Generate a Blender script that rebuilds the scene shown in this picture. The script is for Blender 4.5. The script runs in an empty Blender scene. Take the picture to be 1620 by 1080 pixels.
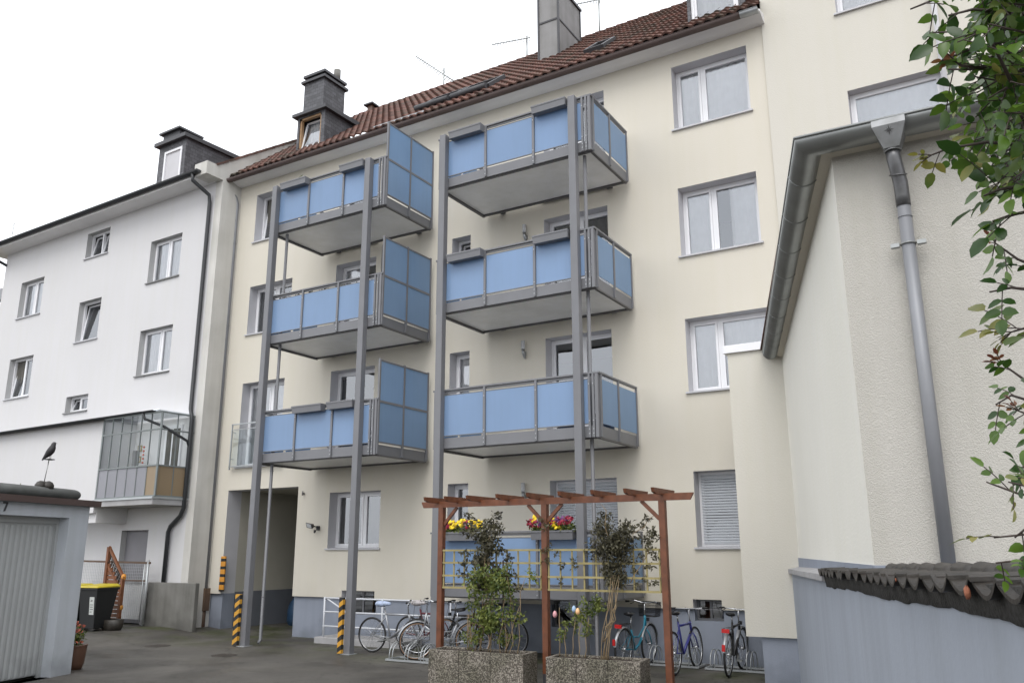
import bpy, bmesh, math, random
from mathutils import Vector, Matrix
R = math.radians
random.seed(7)
scene = bpy.context.scene
col = scene.collection

# ------------------------------------------------------------------ camera
cd = bpy.data.cameras.new("camera"); cam = bpy.data.objects.new("camera", cd); col.objects.link(cam)
scene.camera = cam
cd.sensor_width = 36.0; cd.lens = 36.0 * 1321.45 / 1620.0; cd.clip_start = 0.05; cd.clip_end = 2000
_y, _p, _r = R(30.7797), R(14.1122), R(-0.1702)
F = Vector((-math.sin(_y) * math.cos(_p), math.cos(_y) * math.cos(_p), math.sin(_p)))
Rt = Vector((math.cos(_y), math.sin(_y), 0)); Up = Rt.cross(F)
R2 = Rt * math.cos(_r) + Up * math.sin(_r); U2 = Up * math.cos(_r) - Rt * math.sin(_r)
CAM = Vector((0, -15.1933, 1.93))
cam.matrix_world = Matrix(((R2.x, U2.x, -F.x, CAM.x), (R2.y, U2.y, -F.y, CAM.y), (R2.z, U2.z, -F.z, CAM.z), (0, 0, 0, 1)))

# ------------------------------------------------------------------ world: overcast sky
SUN_EL, SUN_AZ = R(52), R(168)          # azimuth clockwise from +y
w = bpy.data.worlds.new("World"); scene.world = w; w.use_nodes = True
nt = w.node_tree; nt.nodes.clear()
out = nt.nodes.new("ShaderNodeOutputWorld"); bg = nt.nodes.new("ShaderNodeBackground")
sky = nt.nodes.new("ShaderNodeTexSky"); sky.sky_type = 'NISHITA'; sky.sun_disc = False
sky.sun_elevation = SUN_EL; sky.sun_rotation = SUN_AZ; sky.air_density = 1.0; sky.dust_density = 3.0
hs = nt.nodes.new("ShaderNodeHueSaturation"); hs.inputs["Saturation"].default_value = 0.35
# cloud layer: broken white overcast mixed over the clear sky
tc = nt.nodes.new("ShaderNodeTexCoord"); mp = nt.nodes.new("ShaderNodeMapping"); mp.inputs["Scale"].default_value = (1, 1, 2.6)
nz = nt.nodes.new("ShaderNodeTexNoise"); nz.inputs["Scale"].default_value = 2.2; nz.inputs["Detail"].default_value = 6
rp = nt.nodes.new("ShaderNodeValToRGB"); rp.color_ramp.elements[0].position = 0.3; rp.color_ramp.elements[1].position = 0.75
rp.color_ramp.elements[0].color = (7.6, 7.9, 8.4, 1); rp.color_ramp.elements[1].color = (9.6, 9.7, 9.9, 1)
mx = nt.nodes.new("ShaderNodeMixRGB"); mx.inputs[0].default_value = 0.86
L = nt.links.new
L(tc.outputs["Generated"], mp.inputs[0]); L(mp.outputs[0], nz.inputs["Vector"]); L(nz.outputs["Fac"], rp.inputs[0])
L(sky.outputs[0], hs.inputs["Color"]); L(hs.outputs[0], mx.inputs[1]); L(rp.outputs[0], mx.inputs[2])
L(mx.outputs[0], bg.inputs[0]); bg.inputs[1].default_value = 0.1; L(bg.outputs[0], out.inputs[0])

sd = bpy.data.lights.new("sun", 'SUN'); sd.energy = 0.6; sd.angle = R(35); sd.color = (1.0, 0.97, 0.93)
so = bpy.data.objects.new("sun", sd); col.objects.link(so)
sdir = Vector((math.sin(SUN_AZ) * math.cos(SUN_EL), math.cos(SUN_AZ) * math.cos(SUN_EL), math.sin(SUN_EL)))
so.rotation_euler = (-sdir).to_track_quat('-Z', 'Y').to_euler(); so.location = (0, -20, 30)
scene.view_settings.view_transform = 'Standard'; scene.view_settings.look = 'None'
scene.view_settings.gamma = 1; scene.view_settings.exposure = 1.17

# ------------------------------------------------------------------ materials
def mat(name, c, rough=0.7, metal=0.0, var=0.08, vs=2.0, bump=0.0, bs=40.0, streak=0.0, spec=0.5, fine=0.0, bdist=0.01):
    m = bpy.data.materials.new(name); m.use_nodes = True; n = m.node_tree.nodes; l = m.node_tree.links.new
    b = n["Principled BSDF"]; b.inputs["Roughness"].default_value = rough; b.inputs["Metallic"].default_value = metal
    b.inputs["Specular IOR Level"].default_value = spec
    g = n.new("ShaderNodeNewGeometry")
    t = n.new("ShaderNodeTexNoise"); t.inputs["Scale"].default_value = vs; t.inputs["Detail"].default_value = 5
    l(g.outputs["Position"], t.inputs["Vector"])
    r = n.new("ShaderNodeValToRGB"); r.color_ramp.elements[0].position = 0.3; r.color_ramp.elements[1].position = 0.7
    r.color_ramp.elements[0].color = (c[0] * (1 - var), c[1] * (1 - var), c[2] * (1 - var * 1.1), 1)
    r.color_ramp.elements[1].color = (min(1, c[0] * (1 + var * .5)), min(1, c[1] * (1 + var * .5)), min(1, c[2] * (1 + var * .5)), 1)
    l(t.outputs["Fac"], r.inputs[0]); o = r.outputs[0]
    if streak:
        mp = n.new("ShaderNodeMapping"); mp.inputs["Scale"].default_value = (3.5, 3.5, 0.22); l(g.outputs["Position"], mp.inputs[0])
        t2 = n.new("ShaderNodeTexNoise"); t2.inputs["Scale"].default_value = 1.6; t2.inputs["Detail"].default_value = 6; l(mp.outputs[0], t2.inputs["Vector"])
        r2 = n.new("ShaderNodeValToRGB"); r2.color_ramp.elements[0].position = 0.28; r2.color_ramp.elements[1].position = 0.6
        k = 1 - streak; r2.color_ramp.elements[0].color = (k, k, k * 0.98, 1); r2.color_ramp.elements[1].color = (1, 1, 1, 1)
        l(t2.outputs["Fac"], r2.inputs[0]); mm = n.new("ShaderNodeMixRGB"); mm.blend_type = 'MULTIPLY'; mm.inputs[0].default_value = 1
        l(o, mm.inputs[1]); l(r2.outputs[0], mm.inputs[2]); o = mm.outputs[0]
    if fine:
        t4 = n.new("ShaderNodeTexNoise"); t4.inputs["Scale"].default_value = bs * 1.3; t4.inputs["Detail"].default_value = 3; l(g.outputs["Position"], t4.inputs["Vector"])
        r4 = n.new("ShaderNodeValToRGB"); r4.color_ramp.elements[0].position = 0.3; r4.color_ramp.elements[1].position = 0.7
        r4.color_ramp.elements[0].color = (1 - fine, 1 - fine, 1 - fine, 1); r4.color_ramp.elements[1].color = (1, 1, 1, 1)
        l(t4.outputs["Fac"], r4.inputs[0]); m4 = n.new("ShaderNodeMixRGB"); m4.blend_type = 'MULTIPLY'; m4.inputs[0].default_value = 1
        l(o, m4.inputs[1]); l(r4.outputs[0], m4.inputs[2]); o = m4.outputs[0]
    l(o, b.inputs["Base Color"])
    if bump:
        t3 = n.new("ShaderNodeTexNoise"); t3.inputs["Scale"].default_value = bs; t3.inputs["Detail"].default_value = 4; l(g.outputs["Position"], t3.inputs["Vector"])
        bp = n.new("ShaderNodeBump"); bp.inputs["Strength"].default_value = bump; bp.inputs["Distance"].default_value = bdist
        l(t3.outputs["Fac"], bp.inputs["Height"]); l(bp.outputs[0], b.inputs["Normal"])
    return m

def glass_mat(name, tint=(0.82, 0.86, 0.86), ior=1.9, rough=0.01):
    m = bpy.data.materials.new(name); m.use_nodes = True; n = m.node_tree.nodes; l = m.node_tree.links.new
    n.clear(); o = n.new("ShaderNodeOutputMaterial"); mx = n.new("ShaderNodeMixShader"); tr = n.new("ShaderNodeBsdfTransparent")
    gl = n.new("ShaderNodeBsdfGlossy"); gl.inputs["Roughness"].default_value = rough; fr = n.new("ShaderNodeFresnel"); fr.inputs[0].default_value = ior
    tr.inputs[0].default_value = (*tint, 1); gl.inputs[0].default_value = (0.93, 0.96, 1, 1)
    # slightly wavy panes
    g = n.new("ShaderNodeNewGeometry"); t = n.new("ShaderNodeTexNoise"); t.inputs["Scale"].default_value = 1.3; l(g.outputs["Position"], t.inputs["Vector"])
    bp = n.new("ShaderNodeBump"); bp.inputs["Strength"].default_value = 0.06; bp.inputs["Distance"].default_value = 0.03; l(t.outputs["Fac"], bp.inputs["Height"]); l(bp.outputs[0], gl.inputs["Normal"])
    l(fr.outputs[0], mx.inputs[0]); l(tr.outputs[0], mx.inputs[1]); l(gl.outputs[0], mx.inputs[2]); l(mx.outputs[0], o.inputs[0])
    return m

def frosted_mat(name, c, trans=0.35, rough=0.35):
    m = bpy.data.materials.new(name); m.use_nodes = True; n = m.node_tree.nodes; l = m.node_tree.links.new
    b = n["Principled BSDF"]; b.inputs["Base Color"].default_value = (*c, 1); b.inputs["Roughness"].default_value = rough
    tl = n.new("ShaderNodeBsdfTranslucent"); tl.inputs[0].default_value = (*c, 1); mx = n.new("ShaderNodeMixShader"); mx.inputs[0].default_value = trans
    g = n.new("ShaderNodeNewGeometry"); t = n.new("ShaderNodeTexNoise"); t.inputs["Scale"].default_value = 1.2; t.inputs["Detail"].default_value = 4; l(g.outputs["Position"], t.inputs["Vector"])
    r = n.new("ShaderNodeValToRGB"); r.color_ramp.elements[0].position = 0.3; r.color_ramp.elements[1].position = 0.75
    r.color_ramp.elements[0].color = tuple(x * 0.93 for x in c) + (1,); r.color_ramp.elements[1].color = (*c, 1)
    l(t.outputs["Fac"], r.inputs[0]); oi = n.new("ShaderNodeObjectInfo"); mr = n.new("ShaderNodeMapRange"); mr.inputs[3].default_value = 0.96; mr.inputs[4].default_value = 1.04; l(oi.outputs["Random"], mr.inputs[0])
    hv = n.new("ShaderNodeHueSaturation"); l(mr.outputs[0], hv.inputs["Value"]); l(r.outputs[0], hv.inputs["Color"])
    mp2 = n.new("ShaderNodeMapping"); mp2.inputs["Scale"].default_value = (9, 9, .5); l(g.outputs["Position"], mp2.inputs[0]); t9 = n.new("ShaderNodeTexNoise"); t9.inputs["Scale"].default_value = 1.5; t9.inputs["Detail"].default_value = 5; l(mp2.outputs[0], t9.inputs["Vector"])
    r9 = n.new("ShaderNodeValToRGB"); r9.color_ramp.elements[0].position = .3; r9.color_ramp.elements[0].color = (.975, .975, .97, 1); r9.color_ramp.elements[1].position = .6; l(t9.outputs["Fac"], r9.inputs[0])
    m9 = n.new("ShaderNodeMixRGB"); m9.blend_type = 'MULTIPLY'; m9.inputs[0].default_value = 1; l(hv.outputs[0], m9.inputs[1]); l(r9.outputs[0], m9.inputs[2])
    l(m9.outputs[0], b.inputs["Base Color"]); l(m9.outputs[0], tl.inputs[0])
    l(b.outputs[0], mx.inputs[1]); l(tl.outputs[0], mx.inputs[2]); l(mx.outputs[0], n["Material Output"].inputs[0])
    return m

def leaf_mat(name, c1, c2, trans=0.3, rough=0.4, vs=9.0):
    m = bpy.data.materials.new(name); m.use_nodes = True; n = m.node_tree.nodes; l = m.node_tree.links.new
    b = n["Principled BSDF"]; b.inputs["Roughness"].default_value = rough
    g = n.new("ShaderNodeNewGeometry"); t = n.new("ShaderNodeTexNoise"); t.inputs["Scale"].default_value = vs; t.inputs["Detail"].default_value = 3; l(g.outputs["Position"], t.inputs["Vector"])
    r = n.new("ShaderNodeValToRGB"); r.color_ramp.elements[0].position = 0.35; r.color_ramp.elements[1].position = 0.68
    r.color_ramp.elements[0].color = (*c1, 1); r.color_ramp.elements[1].color = (*c2, 1)
    # per-leaf variation on top of the patches
    mr = n.new("ShaderNodeMath"); mr.operation = 'MULTIPLY_ADD'; mr.inputs[1].default_value = 0.45; mr.inputs[2].default_value = -0.22
    ad = n.new("ShaderNodeMath"); ad.operation = 'ADD'
    l(g.outputs["Random Per Island"], mr.inputs[0]); l(mr.outputs[0], ad.inputs[0]); l(t.outputs["Fac"], ad.inputs[1]); l(ad.outputs[0], r.inputs[0])
    l(r.outputs[0], b.inputs["Base Color"]); tl = n.new("ShaderNodeBsdfTranslucent"); l(r.outputs[0], tl.inputs[0])
    mx = n.new("ShaderNodeMixShader"); mx.inputs[0].default_value = trans
    l(b.outputs[0], mx.inputs[1]); l(tl.outputs[0], mx.inputs[2]); l(mx.outputs[0], n["Material Output"].inputs[0])
    return m

def tile_mat(name, c1, c2, tw, th, dirt=(0.04, 0.045, 0.03)):
    """clay tiles: a colour of its own per tile, lichen patches on top"""
    m = bpy.data.materials.new(name); m.use_nodes = True; n = m.node_tree.nodes; l = m.node_tree.links.new
    b = n["Principled BSDF"]; b.inputs["Roughness"].default_value = 0.75
    g = n.new("ShaderNodeNewGeometry"); wn = n.new("ShaderNodeTexWhiteNoise"); mp = n.new("ShaderNodeVectorMath"); mp.operation = 'DIVIDE'; mp.inputs[1].default_value = (tw, 1000, th)
    fl = n.new("ShaderNodeVectorMath"); fl.operation = 'FLOOR'; l(g.outputs["Position"], mp.inputs[0]); l(mp.outputs[0], fl.inputs[0]); l(fl.outputs[0], wn.inputs["Vector"])
    r = n.new("ShaderNodeValToRGB"); r.color_ramp.elements[0].color = (*c1, 1); r.color_ramp.elements[1].color = (*c2, 1); l(wn.outputs["Value"], r.inputs[0])
    t = n.new("ShaderNodeTexNoise"); t.inputs["Scale"].default_value = 1.7; t.inputs["Detail"].default_value = 8; l(g.outputs["Position"], t.inputs["Vector"])
    r2 = n.new("ShaderNodeValToRGB"); r2.color_ramp.elements[0].position = 0.46; r2.color_ramp.elements[1].position = 0.7; r2.color_ramp.elements[1].color = (0.7, 0.7, 0.7, 1); r2.color_ramp.elements[0].color = (0, 0, 0, 1)
    l(t.outputs["Fac"], r2.inputs[0]); mx = n.new("ShaderNodeMixRGB"); l(r2.outputs[0], mx.inputs[0]); l(r.outputs[0], mx.inputs[1]); mx.inputs[2].default_value = (*dirt, 1)
    l(mx.outputs[0], b.inputs["Base Color"]); return m

def speckle_mat(name, cols, scale=60, bump=0.3, rough=0.85):
    m = bpy.data.materials.new(name); m.use_nodes = True; n = m.node_tree.nodes; l = m.node_tree.links.new
    b = n["Principled BSDF"]; b.inputs["Roughness"].default_value = rough
    g = n.new("ShaderNodeNewGeometry"); v = n.new("ShaderNodeTexVoronoi"); v.inputs["Scale"].default_value = scale; l(g.outputs["Position"], v.inputs["Vector"])
    sp = n.new("ShaderNodeSeparateColor"); l(v.outputs["Color"], sp.inputs[0])
    r = n.new("ShaderNodeValToRGB"); e = r.color_ramp.elements; r.color_ramp.interpolation = 'CONSTANT'
    while len(e) < len(cols): e.new(0.5)
    for i, c in enumerate(cols): e[i].position = i / len(cols); e[i].color = (*c, 1)
    l(sp.outputs[0], r.inputs[0])
    t = n.new("ShaderNodeTexNoise"); t.inputs["Scale"].default_value = 2.5; t.inputs["Detail"].default_value = 6; l(g.outputs["Position"], t.inputs["Vector"])
    r2 = n.new("ShaderNodeValToRGB"); r2.color_ramp.elements[0].position = 0.35; r2.color_ramp.elements[0].color = (0.6, 0.62, 0.55, 1); r2.color_ramp.elements[1].position = 0.6
    l(t.outputs["Fac"], r2.inputs[0]); mm = n.new("ShaderNodeMixRGB"); mm.blend_type = 'MULTIPLY'; mm.inputs[0].default_value = 1
    l(r.outputs[0], mm.inputs[1]); l(r2.outputs[0], mm.inputs[2]); l(mm.outputs[0], b.inputs["Base Color"])
    bp = n.new("ShaderNodeBump"); bp.inputs["Strength"].default_value = bump; bp.inputs["Distance"].default_value = 0.006; l(v.outputs["Distance"], bp.inputs["Height"]); bp.invert = True; l(bp.outputs[0], b.inputs["Normal"])
    return m

def stripe_mat(name, ca, cb, period, vec, duty=0.5, rough=0.5):
    m = bpy.data.materials.new(name); m.use_nodes = True; n = m.node_tree.nodes; l = m.node_tree.links.new
    b = n["Principled BSDF"]; b.inputs["Roughness"].default_value = rough
    g = n.new("ShaderNodeNewGeometry"); d = n.new("ShaderNodeVectorMath"); d.operation = 'DOT_PRODUCT'; d.inputs[1].default_value = vec; l(g.outputs["Position"], d.inputs[0])
    dv = n.new("ShaderNodeMath"); dv.operation = 'DIVIDE'; dv.inputs[1].default_value = period; l(d.outputs["Value"], dv.inputs[0])
    fr = n.new("ShaderNodeMath"); fr.operation = 'FRACT'; l(dv.outputs[0], fr.inputs[0])
    gt = n.new("ShaderNodeMath"); gt.operation = 'GREATER_THAN'; gt.inputs[1].default_value = duty; l(fr.outputs[0], gt.inputs[0])
    mx = n.new("ShaderNodeMixRGB"); mx.inputs[1].default_value = (*ca, 1); mx.inputs[2].default_value = (*cb, 1); l(gt.outputs[0], mx.inputs[0]); l(mx.outputs[0], b.inputs["Base Color"])
    return m

def slate_mat(name):
    m = bpy.data.materials.new(name); m.use_nodes = True; n = m.node_tree.nodes; l = m.node_tree.links.new
    b = n["Principled BSDF"]; b.inputs["Roughness"].default_value = 0.55
    g = n.new("ShaderNodeNewGeometry"); s = n.new("ShaderNodeSeparateXYZ"); l(g.outputs["Position"], s.inputs[0])
    a = n.new("ShaderNodeMath"); a.operation = 'ADD'; l(s.outputs[0], a.inputs[0]); l(s.outputs[1], a.inputs[1])
    c = n.new("ShaderNodeCombineXYZ"); l(a.outputs[0], c.inputs[0]); l(s.outputs[2], c.inputs[1])
    br = n.new("ShaderNodeTexBrick"); br.inputs["Scale"].default_value = 4.2; br.inputs["Mortar Size"].default_value = 0.018; br.inputs["Brick Width"].default_value = 0.75; br.inputs["Row Height"].default_value = 0.45
    br.inputs["Color1"].default_value = (0.05, 0.05, 0.055, 1); br.inputs["Color2"].default_value = (0.095, 0.095, 0.105, 1); br.inputs["Mortar"].default_value = (0.015, 0.015, 0.018, 1)
    l(c.outputs[0], br.inputs["Vector"]); l(br.outputs["Color"], b.inputs["Base Color"])
    bp = n.new("ShaderNodeBump"); bp.inputs["Strength"].default_value = 0.6; bp.inputs["Distance"].default_value = 0.012; bp.invert = True; l(br.outputs["Fac"], bp.inputs["Height"]); l(bp.outputs[0], b.inputs["Normal"])
    return m

def stucco_mat(name, c, scale=38, strength=0.9):
    m = mat(name, c, 0.9, var=0.05, vs=0.8, streak=0.06); n = m.node_tree.nodes; l = m.node_tree.links.new
    g = n.new("ShaderNodeNewGeometry"); t = n.new("ShaderNodeTexNoise"); t.inputs["Scale"].default_value = scale; t.inputs["Detail"].default_value = 2.0; t.inputs["Distortion"].default_value = 0.5
    l(g.outputs["Position"], t.inputs["Vector"]); r = n.new("ShaderNodeValToRGB"); r.color_ramp.elements[0].position = 0.42; r.color_ramp.elements[1].position = 0.6; l(t.outputs["Fac"], r.inputs[0])
    bp = n.new("ShaderNodeBump"); bp.inputs["Strength"].default_value = strength; bp.inputs["Distance"].default_value = 0.006; l(r.outputs[0], bp.inputs["Height"]); l(bp.outputs[0], n["Principled BSDF"].inputs["Normal"])
    return m

def asphalt_mat():
    m = bpy.data.materials.new("asphalt"); m.use_nodes = True; n = m.node_tree.nodes; l = m.node_tree.links.new
    b = n["Principled BSDF"]; g = n.new("ShaderNodeNewGeometry")
    def noise(s, d, dist=0):
        t = n.new("ShaderNodeTexNoise"); t.inputs["Scale"].default_value = s; t.inputs["Detail"].default_value = d; t.inputs["Distortion"].default_value = dist; l(g.outputs["Position"], t.inputs["Vector"]); return t.outputs["Fac"]
    def ramp(f, p0, c0, p1, c1):
        r = n.new("ShaderNodeValToRGB"); r.color_ramp.elements[0].position = p0; r.color_ramp.elements[1].position = p1; r.color_ramp.elements[0].color = (*c0, 1); r.color_ramp.elements[1].color = (*c1, 1); l(f, r.inputs[0]); return r.outputs[0]
    base = ramp(noise(0.55, 8, 0.6), 0.35, (0.044, 0.040, 0.034), 0.68, (0.108, 0.10, 0.088))
    grain = ramp(noise(120, 2), 0.35, (0.62, 0.62, 0.62), 0.7, (1.25, 1.25, 1.25))
    mm = n.new("ShaderNodeMixRGB"); mm.blend_type = 'MULTIPLY'; mm.inputs[0].default_value = 1; l(base, mm.inputs[1]); l(grain, mm.inputs[2])
    # moss: patches near the wall foot
    s = n.new("ShaderNodeSeparateXYZ"); l(g.outputs["Position"], s.inputs[0])
    mr = n.new("ShaderNodeMapRange"); mr.inputs[1].default_value = -3.2; mr.inputs[2].default_value = -1.2; l(s.outputs[1], mr.inputs[0])
    mo = ramp(noise(1.1, 7), 0.42, (0, 0, 0), 0.66, (1, 1, 1)); mu = n.new("ShaderNodeMath"); mu.operation = 'MULTIPLY'; l(mo, mu.inputs[0]); l(mr.outputs[0], mu.inputs[1])
    m2 = n.new("ShaderNodeMixRGB"); m2.inputs[2].default_value = (0.05, 0.055, 0.022, 1); l(mu.outputs[0], m2.inputs[0]); l(mm.outputs[0], m2.inputs[1])
    vo = n.new("ShaderNodeTexVoronoi"); vo.feature = 'DISTANCE_TO_EDGE'; vo.inputs["Scale"].default_value = 0.42
    wv = n.new("ShaderNodeTexNoise"); wv.inputs["Scale"].default_value = 2.2; wv.inputs["Detail"].default_value = 6; l(g.outputs["Position"], wv.inputs["Vector"])
    vm = n.new("ShaderNodeVectorMath"); vm.operation = 'MULTIPLY_ADD'; vm.inputs[1].default_value = (.9, .9, .9); l(wv.outputs["Color"], vm.inputs[0]); l(g.outputs["Position"], vm.inputs[2]); l(vm.outputs[0], vo.inputs["Vector"])
    cr = ramp(vo.outputs["Distance"], 0.002, (.35, .35, .33), 0.012, (1, 1, 1)); m5 = n.new("ShaderNodeMixRGB"); m5.blend_type = 'MULTIPLY'; m5.inputs[0].default_value = .75; l(m2.outputs[0], m5.inputs[1]); l(cr, m5.inputs[2])
    sp_ = ramp(noise(6, 4), 0.66, (1, 1, 1), 0.74, (.62, .62, .6)); m6 = n.new("ShaderNodeMixRGB"); m6.blend_type = 'MULTIPLY'; m6.inputs[0].default_value = 1; l(m5.outputs[0], m6.inputs[1]); l(sp_, m6.inputs[2])
    l(m6.outputs[0], b.inputs["Base Color"])
    ro = ramp(noise(0.8, 6, 0.4), 0.38, (0.42,) * 3, 0.62, (0.85,) * 3); l(ro, b.inputs["Roughness"])
    bp = n.new("ShaderNodeBump"); bp.inputs["Strength"].default_value = 0.5; bp.inputs["Distance"].default_value = 0.006; l(noise(90, 3), bp.inputs["Height"]); l(bp.outputs[0], b.inputs["Normal"])
    return m

M = {}
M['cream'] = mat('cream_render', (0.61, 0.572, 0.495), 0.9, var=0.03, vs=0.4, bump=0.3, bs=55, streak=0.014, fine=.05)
def add_dirt(m, z0, z1, k=.86):
    n = m.node_tree.nodes; l = m.node_tree.links.new; b = n["Principled BSDF"]; src = b.inputs["Base Color"].links[0].from_socket
    g = n.new("ShaderNodeNewGeometry"); s_ = n.new("ShaderNodeSeparateXYZ"); l(g.outputs["Position"], s_.inputs[0]); t = n.new("ShaderNodeTexNoise"); t.inputs["Scale"].default_value = 2.4; t.inputs["Detail"].default_value = 7; l(g.outputs["Position"], t.inputs["Vector"])
    a = n.new("ShaderNodeMath"); a.operation = 'MULTIPLY_ADD'; a.inputs[1].default_value = 1.1; l(t.outputs["Fac"], a.inputs[0]); l(s_.outputs[2], a.inputs[2])
    mr = n.new("ShaderNodeMapRange"); mr.inputs[1].default_value = z0 + .5; mr.inputs[2].default_value = z1 + .5; mr.inputs[3].default_value = k; mr.inputs[4].default_value = 1; l(a.outputs[0], mr.inputs[0])
    mm = n.new("ShaderNodeMixRGB"); mm.blend_type = 'MULTIPLY'; mm.inputs[0].default_value = 1; c = n.new("ShaderNodeCombineColor"); l(mr.outputs[0], c.inputs[0]); l(mr.outputs[0], c.inputs[1]); l(mr.outputs[0], c.inputs[2]); l(src, mm.inputs[1]); l(c.outputs[0], mm.inputs[2]); l(mm.outputs[0], b.inputs["Base Color"])
M['cream2'] = mat('cream_render_pale', (0.575, 0.55, 0.49), 0.9, var=0.03, vs=0.45, bump=0.3, bs=55, streak=0.014, fine=.05)
M['skew'] = mat('cream_render_smooth', (0.73, 0.71, 0.645), 0.9, var=0.04, vs=0.7, bump=0.3, bs=45, streak=0.012, fine=.04)
M['stucco'] = stucco_mat('rough_stucco', (0.48, 0.46, 0.42), 105, 0.6)
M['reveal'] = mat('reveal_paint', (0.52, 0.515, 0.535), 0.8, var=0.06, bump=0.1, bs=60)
M['white'] = mat('white_render', (0.585, 0.578, 0.585), 0.9, var=0.03, vs=0.5, bump=0.3, bs=50, streak=0.015, fine=.04)
M['endwall'] = mat('grey_end_wall', (0.55, 0.535, 0.505), 0.9, var=0.12, vs=1.2, bump=0.3, bs=40, streak=0.12)
M['plinth'] = mat('plinth_paint', (0.24, 0.265, 0.32), 0.75, var=0.07, vs=1.5, bump=0.2, bs=60, streak=0.08)
M['wallpaint'] = mat('garden_wall_paint', (0.29, 0.315, 0.36), 0.8, var=0.06, vs=1.0, bump=0.35, bs=26, streak=0.08, bdist=0.006)
M['concrete'] = mat('concrete', (0.19, 0.185, 0.172), 0.9, var=0.25, vs=1.8, bump=0.4, bs=30, streak=0.25)
M['slab'] = mat('concrete_slab', (0.33, 0.325, 0.33), 0.85, var=0.15, vs=3, bump=0.2, bs=40)
M['pvc'] = mat('white_pvc', (0.72, 0.72, 0.74), 0.35, var=0.03)
M['sill'] = mat('sill_metal', (0.46, 0.46, 0.48), 0.45, var=0.05)
M['darksill'] = mat('dark_stone_sill', (0.2, 0.2, 0.2), 0.6)
M['glass'] = glass_mat('window_glass', (0.99, 0.99, 0.985), 2.7)
M['thin_glass'] = glass_mat('thin_glass', (0.93, 0.95, 0.95), 1.22)
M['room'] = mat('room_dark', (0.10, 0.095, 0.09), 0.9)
M['curtain'] = mat('net_curtain', (0.93, 0.93, 0.94), 0.9, var=0.04, vs=6)
M['darkcurtain'] = mat('dark_curtain', (0.10, 0.095, 0.085), 0.9, var=0.2, vs=6)
M['blind'] = mat('shutter_grey', (0.42, 0.44, 0.47), 0.5, var=0.04)
M['steel'] = mat('balcony_steel_paint', (0.155, 0.157, 0.168), 0.42, var=0.06, vs=4, spec=0.5)
M['steeldark'] = mat('balcony_edge_beam', (0.10, 0.098, 0.10), 0.45, var=0.06)
M['soffit'] = mat('balcony_soffit', (0.80, 0.80, 0.80), 0.35, var=0.12, vs=1.1, streak=0.05)
M['blue'] = frosted_mat('blue_panel', (0.275, 0.405, 0.61), 0.35, .28)
M['frost'] = frosted_mat('frosted_blue_panel', (0.27, 0.41, 0.60), 0.35, 0.25)
M['zinc'] = mat('zinc', (0.34, 0.35, 0.36), 0.38, metal=0.75, var=0.22, vs=5, bump=0.05, bs=14)
M['zincdark'] = mat('zinc_weathered', (0.30, 0.31, 0.305), 0.36, metal=0.75, var=0.14, vs=3, bump=0.0, bs=10)
M['zincpipe'] = mat('zinc_pipe', (0.22, 0.225, 0.24), 0.5, metal=0.3, var=0.1, vs=3)
M['hopper'] = mat('hopper_zinc', (0.27, 0.275, 0.28), 0.42, metal=0.6, var=0.25, vs=9)
M['neck'] = mat('swan_neck_zinc', (0.13, 0.13, 0.135), 0.4, metal=0.6, var=0.3, vs=9)
M['brown'] = mat('brown_gutter', (0.075, 0.05, 0.045), 0.45, var=0.15)
M['black'] = mat('black_gutter', (0.025, 0.027, 0.03), 0.45, var=0.15)
M['boards'] = mat('eave_boards', (0.72, 0.71, 0.71), 0.6, var=0.05, vs=1.5)
M['tile'] = tile_mat('clay_tiles', (0.078, 0.036, 0.028), (0.165, 0.076, 0.056), 0.22, 0.222)
M['tileold'] = mat('old_coping_tiles', (0.032, 0.027, 0.022), 0.5, var=0.5, vs=9, bump=0.3, bs=50)
M['tilebreak'] = mat('broken_clay', (0.30, 0.11, 0.06), 0.9, var=0.2, vs=30, bump=0.5, bs=60)
M['slate'] = slate_mat('slate_cladding')
M['darkcap'] = mat('dark_flashing', (0.045, 0.045, 0.05), 0.5)
M['fibre'] = mat('fibre_cement', (0.24, 0.235, 0.235), 0.7, var=0.2, vs=1.6, streak=0.2)
M['oak'] = mat('brown_window_wood', (0.33, 0.2, 0.1), 0.5, var=0.2, vs=10)
M['wood'] = mat('stained_pine', (0.15, 0.05, 0.021), 0.5, var=0.3, vs=9, streak=0.2)
M['wood2'] = mat('orange_stained_wood', (0.19, 0.068, 0.026), 0.55, var=0.3, vs=7, streak=0.15)
M['lattice'] = mat('pressure_treated_lattice', (0.30, 0.25, 0.11), 0.7, var=0.25, vs=8)
M['garage'] = mat('garage_paint', (0.44, 0.465, 0.50), 0.85, var=0.08, vs=1.2, bump=0.3, bs=50, streak=0.1)
M['gdoor'] = mat('garage_door_steel', (0.33, 0.34, 0.34), 0.5, var=0.06, vs=1.2)
M['aggregate'] = speckle_mat('exposed_aggregate', [(0.05, 0.042, 0.034), (0.12, 0.102, 0.082), (0.2, 0.178, 0.15), (0.085, 0.074, 0.06), (0.29, 0.26, 0.22)], 75)
M['soil'] = mat('soil', (0.035, 0.024, 0.017), 0.95, var=0.4, vs=14, bump=0.9, bs=30, bdist=0.03)
M['binblack'] = mat('bin_plastic', (0.014, 0.015, 0.016), 0.4)
M['binyellow'] = mat('bin_lid', (0.5, 0.4, 0.03), 0.4)
M['paper'] = mat('sticker', (0.6, 0.62, 0.6), 0.5)
M['ink'] = mat('ink', (0.05, 0.05, 0.05), 0.6)
M['galv'] = mat('galvanised_wire', (0.42, 0.44, 0.45), 0.4, metal=0.5)
M['rustbar'] = mat('brown_rail', (0.12, 0.075, 0.05), 0.6, var=0.3)
M['whiterail'] = mat('white_rail_paint', (0.62, 0.64, 0.68), 0.4)
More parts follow.
